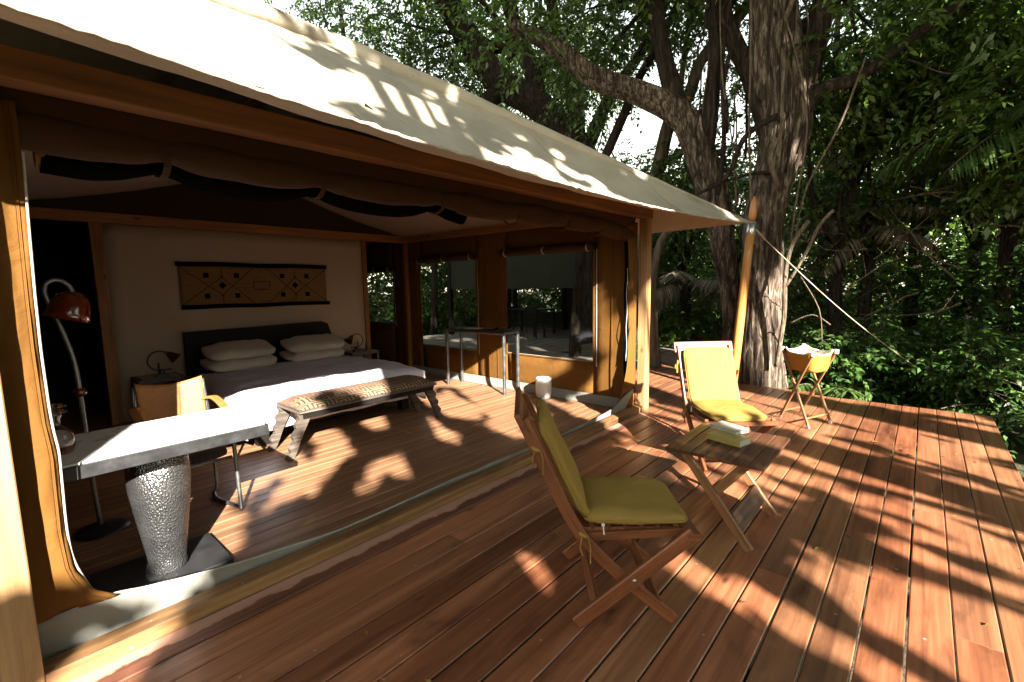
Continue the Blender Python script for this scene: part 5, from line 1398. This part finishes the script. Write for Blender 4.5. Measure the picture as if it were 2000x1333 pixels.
# taller understorey trees whose low crowns fill the right side
WI = -1
WLAB = ["dark leafy tree above the middle of the guy rope", "dark leafy tree rising straight behind the wash stand, above its bush", "mid green tree nearest the right side of the big trunk",
        "mid green tree at the right edge of the picture", "tall dark tree at the back, above the far end of the guy rope", "tall dark tree at the back just right of the big trunk",
        "tall dark tree at the back in the upper right corner", "sunlit yellow green tree seen left of the big trunk", "sunlit yellow green tree seen just right of the tent's front post",
        "sunlit yellow green tree behind the leaning pale tree", "mid green tree behind the forked tree's right limbs", "mid green tree behind the forked tree, above the roof ridge",
        "mid green tree above the left part of the roof", "dark low tree between the front post and the big trunk"]
for az, r, hw, z0, z1, ns_, mt in (
    (-6, 9.6, 1.7, 2.4, 5.0, 900, 'leaf1'), (1, 11.0, 1.9, 2.6, 5.6, 1000, 'leaf1'), (6, 9.4, 1.3, 2.2, 5.0, 620, 'leaf2'), (-11, 8.8, 1.4, 2.2, 4.6, 620, 'leaf2'),
    (-3, 13.0, 2.6, 2.5, 8.0, 1000, 'leaf1'), (8, 13.5, 2.4, 3.2, 8.5, 900, 'leaf1'), (-12, 13.0, 2.4, 2.6, 8.5, 900, 'leaf1'), (16, 15.0, 2.2, 2.4, 4.6, 700, 'leaf4'), (24, 16.5, 2.4, 2.4, 5.0, 700, 'leaf4'),
    (33, 17.0, 2.8, 3.0, 9.0, 1200, 'leaf4'), (42, 16.0, 2.8, 3.5, 10.0, 1300, 'leaf2'), (51, 15.0, 2.8, 3.5, 10.0, 950, 'leaf2'), (60, 14.0, 2.8, 3.5, 10.0, 850, 'leaf2'), (21, 13.0, 1.8, 2.2, 5.5, 560, 'leaf1')):
    x, y_ = polar(az, r)
    WI += 1
    lab = WLAB[WI] if WI < len(WLAB) else {'leaf1': "shaded woodland tree with dark hanging leaves beyond the deck", 'leaf2': "woodland tree with mid green hanging leaves beyond the deck", 'leaf4': "distant sunlit yellow green tree glimpsed between the dark trunks"}[mt]
    t = thing("woodland_tree", (x, y_, GZ), lab, "tree", "woodland trees beyond the deck")
    cs = []; rs = []
    for i in range(11):
        a = random.uniform(0, 6.28); rr = hw * random.random() ** 0.6
        cs.append((x + rr * math.cos(a), y_ + rr * math.sin(a), random.uniform(z0, z1))); rs.append(random.uniform(0.35, 0.55) * hw)
    m = MB(); top = (z0 + z1) / 2
    barktube(m, [(x, y_, GZ - 0.2), (x + random.uniform(-0.2, 0.2), y_ + random.uniform(-0.2, 0.2), z0 * 0.6), (x + random.uniform(-0.3, 0.3), y_ + random.uniform(-0.3, 0.3), top), (x, y_, z1)], [0.13, 0.10, 0.07, 0.03], 10, r)
    limbs_to(m, (x, y_, z0 * 0.8), 0.045, cs, 5)
    add_crown(t, cs, rs, ns_, 12, 0.125 if r < 12 else 0.135, 0.056 if r < 12 else 0.060, MAT[mt], 0.45, 0.7, 4, 0.85, None, 'bark2', m)
    obj("trunk", m, MAT['bark2'], t)

def polar_(az, r, z): return (r * math.cos(math.radians(az)), r * math.sin(math.radians(az)), z)
dk = thing("dead_branches", polar_(0, 8.3, GZ), "tangle of bare pale dead branches in the dark foliage above the rope", "branches")
for i in range(16):
    az = random.uniform(-9, 11); r = random.uniform(7.7, 8.6); z = random.uniform(1.1, 4.2)
    m = MB(); p = Vector(polar_(az, r, z)); pts = [p]
    d = Vector((random.uniform(-0.3, 0.3), random.choice((-1, 1)) * random.uniform(0.5, 1), random.uniform(-0.5, 0.7))).normalized(); L_ = random.uniform(0.12, 0.26)
    for j in range(5):
        p = p + d * L_; pts.append(p); d = (d + Vector((random.uniform(-.4, .4), random.uniform(-.35, .35), random.uniform(-.35, .3)))).normalized()
    pp = smoothpts(pts, 3); m.tube(pp, [lerp(0.013, 0.004, j / (len(pp) - 1)) for j in range(len(pp))], 5)
    q = pts[2]; m.tube([q, q + Vector((random.uniform(-.1, .1), random.uniform(-.3, .3), random.uniform(0.05, .3))), q + Vector((random.uniform(-.2, .2), random.uniform(-.5, .5), random.uniform(0.05, .4)))], [0.007, 0.005, 0.003], 4)
    obj("branch", m, MAT['twig'], dk)
# --- palms
def frond(name, root, base, az, elev, length, nl, leaf_l, mat, curve=0.9, wid=0.03, seed=0):
    rnd = random.Random(seed)
    d = Vector((math.cos(az) * math.cos(elev), math.sin(az) * math.cos(elev), math.sin(elev)))
    pts = []
    for i in range(11):
        t = i / 10
        pts.append(Vector(base) + d * length * t + Vector((0, 0, -curve * length * 0.5 * t * t)))
    m = MB(); m.tube(pts, [lerp(0.016, 0.004, i / 10) for i in range(11)], 5, cap=False)
    st = obj(name, m, MAT['twig'], root)
    B = []; A = []; U = []; L = []
    for i in range(nl):
        t = 0.18 + 0.8 * i / nl
        j = min(9, int(t * 10)); p = pts[j].lerp(pts[j + 1], t * 10 - j); tg = (pts[j + 1] - pts[j]).normalized()
        sd = tg.cross(Vector((0, 0, 1))).normalized()
        for s_ in (-1, 1):
            a = tg * 0.55 + sd * s_ * 0.8 + Vector((0, 0, -0.45 + rnd.uniform(-0.2, 0.2)))
            B.append(p); A.append(a); U.append(Vector((0, 0, 1)) + tg * 0.2); L.append(leaf_l * math.sin(math.pi * (0.15 + 0.8 * t)) * rnd.uniform(0.85, 1.1) + 0.05)
    lf = leaf_mesh("leaflets", np.array(B), np.array(A), np.array(U), np.array(L), wid, mat, st)
def palm(loc, h, nf, L, mat, label, elevs=(-0.2, 0.9), leaf_l=0.55, azs=None, nl=34, trunk=True, curve=0.9, name="palm"):
    t = thing(name, loc, label, "palm")
    b = Vector(loc); top = b + Vector((0, 0, h))
    if trunk:
        m = MB(); m.tube([b + Vector((0, 0, -0.2)), b + Vector((0.05, 0.03, h * 0.5)), top], [0.11, 0.09, 0.08], 12, wob=lambda i, an, p: 1 + 0.1 * math.sin(an * 5)); obj("trunk", m, MAT['bark2'], t)
    for i in range(nf):
        az = (azs[i % len(azs)] + random.uniform(-0.15, 0.15)) if azs else 6.283 * i / nf + random.uniform(-0.2, 0.2)
        frond("frond", t, top, az, random.uniform(*elevs), L * random.uniform(0.8, 1.15), nl, leaf_l, mat, curve, 0.035, i * 7 + int(h * 10))
palm((9.75, 0.72, GZ), 2.95, 12, 1.05, MAT['dryleaf'], "small palm with dry pale drooping fronds above the rope", (-0.5, 0.6), 0.42, None, 30)
palm((10.1, 3.85, GZ), 1.9, 11, 1.3, MAT['dryleaf'], "dry grey palm hanging below the awning between post and trunk", (-0.4, 0.7), 0.45, None, 30)
palm((8.3, -1.35, GZ), 4.0, 12, 1.9, MAT['palmleaf'], "green feather palm with long fronds at the upper right", (-0.1, 0.9), 0.7, None, 40)
palm((12.6, 8.0 - 9.2, GZ), 6.4, 11, 2.2, MAT['palmleaf'], "tall green palm against the bright sky in the upper right corner", (-0.2, 0.9), 0.7, None, 40)
palm((8.0, -1.1, GZ), 0.35, 12, 1.1, MAT['palmleaf'], "low dark palm shoot beside the right deck edge", (0.3, 1.2), 0.4, None, 26, False)
palm((7.95, 1.0, GZ), 0.3, 9, 0.9, MAT['palmleaf'], "low palm shoot in the shade right of the big trunk", (0.3, 1.1), 0.35, None, 26, False)

# --- far wood as one mass
n = 16000
az = RNG.uniform(-24, 84, n); r = RNG.uniform(17, 30, n); zz = GZ + RNG.random(n) ** 1.6 * (2.2 + 0.28 * r + 2.0 * np.sin(az * 0.35) + 1.4 * np.sin(az * 0.9 + 1)) * np.where((az > 12) & (az < 30), 0.5, 1.0)
org = np.stack([r * np.cos(np.radians(az)), r * np.sin(np.radians(az)), zz], 1)
dr = unit(RNG.normal(size=(n, 3))); dr[:, 2] *= 0.5
n2 = 6000                                              # wood carried on behind the camera, added to cut low sky light
az = RNG.uniform(84, 336, n2); r = RNG.uniform(15, 24, n2); zz = GZ + RNG.random(n2) * 0.30 * r
org = np.concatenate([org, np.stack([r * np.cos(np.radians(az)), r * np.sin(np.radians(az)), zz], 1)])
dr = unit(RNG.normal(size=(n + n2, 3))); dr[:, 2] *= 0.5
P, A, U, LL, WW, tone = sprays(org, dr, 0.9, 12, 0.26, 0.12, 0.6)
fw = leaf_mesh("far_wood", P, A, U, LL, WW, MAT['leaf1'], None, tone); fw['kind'] = 'stuff'
# ground cover under the trees
n = 2600
az = RNG.uniform(-26, 62, n); r = 7.6 + RNG.random(n) ** 0.8 * 10
org = np.stack([r * np.cos(np.radians(az)), r * np.sin(np.radians(az)), np.full(n, GZ + 0.02) + RNG.random(n) * 0.35], 1)
kp = ~((org[:, 0] < 8.3) & (org[:, 1] > 2.2)) & ~((org[:, 0] < 13.3) & (org[:, 1] > 5.8)) & ~((org[:, 0] > 8.3) & (org[:, 0] < 10.5) & (org[:, 1] > 2.9) & (org[:, 1] < 5.6))
org = org[kp]; n = len(org)
dr = unit(RNG.normal(size=(n, 3))); dr[:, 2] = np.abs(dr[:, 2]) + 0.2
P, A, U, LL, WW, tone = sprays(org, dr, 0.4, 10, 0.10, 0.045, 0.3)
gc = leaf_mesh("ground_cover", P, A, U, LL, WW, MAT['leaf3'], None, tone); gc['kind'] = 'stuff'

# --- trees on the sun's side, behind the camera: crown gaps shaped to place the sun on deck, tent and trunks
S_ = np.array(SUN_DIR); E1 = np.array([-SUN_AZ.y, SUN_AZ.x, 0.0]); E1 = E1 / np.linalg.norm(E1)
if E1[0] < 0: E1 = -E1
E2 = np.cross(S_, E1); E2 = E2 if E2[2] > 0 else -E2
def ab(p): p = np.asarray(p, float); return p @ E1, p @ E2
def vnoise(x, y_, seed):
    g = np.random.default_rng(seed).random((64, 64))
    xi = np.floor(x).astype(int); yi = np.floor(y_).astype(int); fx = x - xi; fy = y_ - yi
    fx = fx * fx * (3 - 2 * fx); fy = fy * fy * (3 - 2 * fy)
    G = lambda i, j: g[i % 64, j % 64]
    return (G(xi, yi) * (1 - fx) + G(xi + 1, yi) * fx) * (1 - fy) + (G(xi, yi + 1) * (1 - fx) + G(xi + 1, yi + 1) * fx) * fy
# (point, share of light there, reach)
LIT = [((0.5, 1.6, 0), .04, .5), ((1.3, 0.7, 0), .04, .5), ((1.4, 1.9, 0), .10, .4), ((1.72, 1.72, 0), .75, .14), ((1.62, 1.45, 0), .6, .12), ((0.6, 2.1, 0), .5, .10), ((2.4, 1.6, 0), .10, .4), ((1.95, 1.05, .45), .03, .45), ((2.3, 0.4, 0), .35, .35), ((3.2, 1.9, 0), .22, .35), ((2.9, .8, .5), .12, .25),
       ((0.3, 2.42, .06), .1, .2), ((0.9, 2.4, .02), .05, .3), ((0.5, 2.72, .42), 1.0, .3), ((0.0, 2.38, .75), 1.0, .25), ((0.4, 2.8, .75), 1.0, .3), ((0.8, 2.8, .75), .9, .25), ((0.15, 2.44, 1.3), .95, .3), ((0.12, 2.44, 1.0), .75, .15), ((0.1, 2.44, 0.6), .8, .2), ((1.3, 3.5, 0), .7, .25), ((2.0, 3.4, 0), .46, .3), ((2.6, 3.4, 0), .42, .3), ((3.2, 3.6, 0), .42, .3), ((2.6, 4.0, 0), .45, .2), ((2.2, 4.15, .46), .3, .15), ((2.8, 4.15, .46), .3, .15),
       ((1.8, 4.5, .5), .95, .25), ((2.5, 4.5, .5), .8, .25), ((3.2, 4.5, .45), .8, .2), ((4.2, 4.4, 0), .85, .3), ((4.6, 3.4, 0), .4, .15), ((4.88, 4.5, .3), .85, .2), ((4.88, 2.95, 1.05), 1.0, .28), ((4.88, 3.3, .6), .5, .25), ((4.8, 2.35, 1.4), .6, .2), ((4.8, 2.35, .6), .6, .2),
       ((0.3, 2.2, 2.4), 1.0, .7), ((1.0, 3.0, 3.0), .9, .5), ((0.6, 3.2, 3.1), 1.0, .5), ((2.0, 2.2, 2.4), .36, .4), ((2.4, 3.2, 3.0), .42, .4), ((3.4, 2.2, 2.4), .25, .4), ((4.6, 2.2, 2.3), .18, .4), ((5.8, 1.8, 2.2), .3, .3), ((4.0, 2.8, 2.9), .15, .4),
       ((3.3, 0.2, 0), .62, .35), ((4.2, 0.3, 0), .68, .35), ((2.6, -.2, 0), .6, .35), ((5.2, 0.1, 0), .72, .35), ((4.0, -.4, 0), .6, .35), ((6.2, 0.0, 0), .7, .35), ((6.3, 1.2, 0), .95, .4), ((6.0, 2.0, 0), .85, .35), ((4.7, 1.4, 0), .7, .3), ((7.5, 2.6, 0), .95, .4), ((7.6, 3.4, .5), .95, .3),
       ((4.0, 1.4, .75), .86, .3), ((3.6, 1.05, .5), .75, .22), ((5.5, .85, .7), .85, .25), ((7.15, 1.55, .6), 1.0, .45), ((7.15, 1.55, 1.4), .75, .3), ((7.3, 1.7, 2.6), .15, .5), ((7.3, 1.7, 3.5), .05, .7), ((7.1, 3.4, 4.2), .05, .7), ((6.4, 1.7, 1.5), .8, .2), ((7.4, 1.8, 5), .06, .9), ((7.4, 1.8, 7), .1, 1.2), ((8.5, 7, 6), .08, 1.5), ((8.5, 7, 4.5), .1, 1.2), ((8, 8, 8), .15, 1.5), ((8.4, 3.2, 4.6), .15, .6),
       ((9.5, 0.5, 1), .5, 1.2), ((9.5, 0.5, 3.5), .6, 1.2), ((9.75, .72, 2.4), .9, .5), ((10, -1, 1), .5, 1.2), ((10, -1, 4), .6, 1.2), ((12, 2, 2), .6, 1.5), ((10, 11, 1.5), .5, 1.0), ((13, 14, 2), .55, 1.5), ((8, 9.5, 7.5), .5, 1.2), ((9, 6, 6), .18, 1.2), ((9, 4, 2), .2, 1.0), ((8, 8, 7), .4, 1.5), ((14, 6, 3), .5, 2.0)]
LA = np.array([ab(p) for p, _, _ in LIT]); LV = np.array([v for _, v, _ in LIT]); LR = np.array([r_ for _, _, r_ in LIT])
def litmask(a, b):
    w = np.exp(-(((a[:, None] - LA[None, :, 0]) ** 2 + (b[:, None] - LA[None, :, 1]) ** 2) / (LR[None, :] ** 2)))
    base_w = 1e-4
    frac = (w @ LV + base_w * 0.66) / (w.sum(1) + base_w)
    frac = np.clip((frac - 0.07) * 1.16, 0, 1)
    n1_ = 0.48 * vnoise(a * 3.2 + 9, b * 2.5 + 5, 3) + 0.35 * vnoise(a * 6.6, b * 5.2, 4) + 0.17 * vnoise(a * 13, b * 11, 5)
    ar = a + 0.25 * b                                   # long thin gaps cut in the crowns for light streaks on the right deck
    n2_ = 0.55 * vnoise(ar * 8.0 + 3, b * 2.6 + 2, 6) + 0.45 * vnoise(ar * 15.0, b * 5.0, 7)
    sw_ = np.clip((a - 1.2) / 0.8, 0, 1) * np.clip((1.9 - b) / 0.4, 0, 1)
    nn = n1_ * (1 - sw_) + n2_ * sw_
    return frac, nn
sa = RNG.uniform(-4, 14, 20000); sb = RNG.uniform(-1, 13, 20000)
_, q_ = litmask(sa, sb); QS = np.sort(q_)
def is_lit(a, b):
    frac, nn = litmask(a, b)
    rank = np.searchsorted(QS, nn) / len(QS)
    return rank > 1 - frac
NSUN = 380000
A0 = RNG.uniform(-5, 15, NSUN); B0 = RNG.uniform(-1.6, 13.5, NSUN); T0 = np.where(B0 > 2.9, RNG.uniform(8, 11, NSUN), RNG.uniform(5, 8, NSUN))
PTS = A0[:, None] * E1 + B0[:, None] * E2 + T0[:, None] * S_
AX = RNG.normal(size=(NSUN, 3)); AX[:, 2] -= 0.5; AX = unit(AX); LF = RNG.uniform(0.14, 0.24, NSUN)
kp = ~is_lit(A0, B0)
for f_ in (0.5, 1.0):
    q_ = PTS + AX * (LF * f_)[:, None]
    kp &= ~is_lit(q_ @ E1, q_ @ E2)
A0, B0, T0, PTS, AX, LF = A0[kp], B0[kp], T0[kp], PTS[kp], AX[kp], LF[kp]
edges = [-5, -1.0, 2.2, 5.4, 9.5, 15]
for i in range(5):
    s_ = (A0 >= edges[i]) & (A0 < edges[i + 1])
    ac = (edges[i] + edges[i + 1]) / 2
    bc = ac * E1 + 3.5 * E2 + 8.0 * S_
    t = thing("shade_tree", (bc[0], bc[1], GZ), "tall spreading tree outside the frame on the sunny side, shading the deck", "tree", "shade trees on the sunny side of the deck")
    m = MB()
    cs = PTS[s_][RNG.integers(0, s_.sum(), 16)]
    barktube(m, [(bc[0], bc[1], GZ - 0.2), (bc[0] + 0.2, bc[1], 2.0), (bc[0], bc[1] - 0.2, 4.5), (bc[0], bc[1], 8)], [0.24, 0.18, 0.13, 0.05], 12, i)
    for c in cs[:9]:
        mid = (Vector((bc[0], bc[1], 3.5)) + Vector(c)) / 2 + Vector((0, 0, 0.5))
        m.tube(smoothpts([(bc[0], bc[1], 3.2), mid, tuple(c)], 3), [0.07, 0.06, 0.05, 0.04, 0.03, 0.02, 0.01], 6, cap=False)
    obj("trunk", m, MAT['bark2'], t)
    k_ = s_.sum()
    leaf_mesh("crown", PTS[s_], AX[s_], RNG.normal(size=(k_, 3)), LF[s_], 0.12, MAT['leaf2'], t)

# unseen high canopy, added to cut the sky light over deck and tent
OV = []
for i in range(6):
    bx_, by_ = ((-7, -5), (-6, 3), (-4, 9), (1.5, -9), (9, -8), (14, -5))[i]
    t = thing("added_canopy_tree", (bx_, by_, GZ), "added canopy tree outside the frame whose crown blocks sky light over the tent and deck", "tree", "added canopy trees that cut the sky light")
    m = MB(); top = (bx_ * 0.55 + 1.0, by_ * 0.5, 10.5)
    barktube(m, [(bx_, by_, GZ - 0.2), (bx_ + 0.1, by_, 3.5), (bx_ * 0.9, by_ * 0.9, 7.0), top], [0.36, 0.28, 0.22, 0.10], 14, i)
    n_ = 6500
    cs = np.array([(top[0] + random.gauss(0, 3.0), top[1] + random.gauss(0, 2.6), random.uniform(9.2, 12.5)) for _ in range(26)])
    limbs_to(m, top, 0.08, [tuple(c) for c in cs[::2]], i)
    obj("trunk", m, MAT['bark2'], t)
    pp = cs[RNG.integers(0, 26, n_)] + RNG.normal(size=(n_, 3)) * np.array([0.9, 0.9, 0.4])
    pp[:, 2] = np.maximum(pp[:, 2], 8.9)
    ax = RNG.normal(size=(n_, 3)); nr = RNG.normal(size=(n_, 3)) * 0.5 + np.array([0, 0, 1.0])
    leaf_mesh("crown", pp, ax, nr, RNG.uniform(0.25, 0.4, n_), 0.17, MAT['leaf2'], t)

# ------------------------------------------------------------------ fallen leaves
n = 420
bx_ = RNG.uniform(-0.5, 6.9, n); by_ = RNG.uniform(-0.6, 2.3, n)
P = np.stack([bx_, by_, np.full(n, 0.0015)], 1); A = RNG.normal(size=(n, 3)); A[:, 2] = RNG.uniform(0.0, 0.25, n)
U = np.tile(np.array([0, 0, 1.0]), (n, 1)) + RNG.normal(0, 0.1, (n, 3))
big = RNG.random(n) < 0.17
lt = leaf_mesh("leaf_crumbs", P, A, U, np.where(big, RNG.uniform(0.018, 0.045, n), RNG.uniform(0.005, 0.013, n)), np.where(big, 0.012, 0.005), MAT['fallen'], None, None, 0.25); lt['kind'] = 'stuff'
for x, y_, sc, col_, where in ((2.05, 1.55, 0.05, 0, "near the sill in the shade"), (2.86, 0.36, 0.06, 1, "in front of the small table's feet"), (4.26, 0.08, 0.055, 2, "in the middle of the sunlit deck"), (4.95, -0.02, 0.05, 3, "on the sunlit boards beyond the middle"), (5.9, -0.35, 0.05, 4, "near the right deck edge"), (5.2, 0.22, 0.06, 5, "halfway to the wash stand")):
    m = MB()
    a0 = random.uniform(0, 6.28)
    ca, sa_ = math.cos(a0), math.sin(a0)
    pr = [(0, 0, 0.004), (0.35, 0.22, 0.010), (0.75, 0.18, 0.014), (1.0, 0, 0.006), (0.75, -0.18, 0.016), (0.35, -0.22, 0.009)]
    vs = [Vector(((px * ca - py * sa_) * sc, (px * sa_ + py * ca) * sc, pz)) for px, py, pz in pr]
    m.add(vs + [Vector((0.5 * ca * sc, 0.5 * sa_ * sc, 0.005))], [(0, 1, 6), (1, 2, 6), (2, 3, 6), (3, 4, 6), (4, 5, 6), (5, 0, 6)])
    o = obj("fallen_leaf", m, MAT['fallen'], solid=0.0012); o.location = (x, y_, 0.001); tag(o, "small yellow fallen leaf " + where, "leaf", "fallen leaves on the deck")
m = MB(); sc = 0.07
m.add([Vector((0, 0, 0.01)), Vector((0.35, 0.25, 0.03)) * sc * 2, Vector((1, 0, 0.02)) * sc * 1.3, Vector((0.35, -0.25, 0.04)) * sc * 2], [(0, 1, 2), (0, 2, 3)])
lf = front(0.355, 0.36)
o = obj("fallen_leaf", m, MAT['fallen'], solid=0.0015); o.location = lf + Vector((0, -0.01, 0.01)); o.rotation_euler = (0.5, 0.1, 0.4); tag(o, "curled brown leaf lying on the sunlit canvas roof", "leaf")
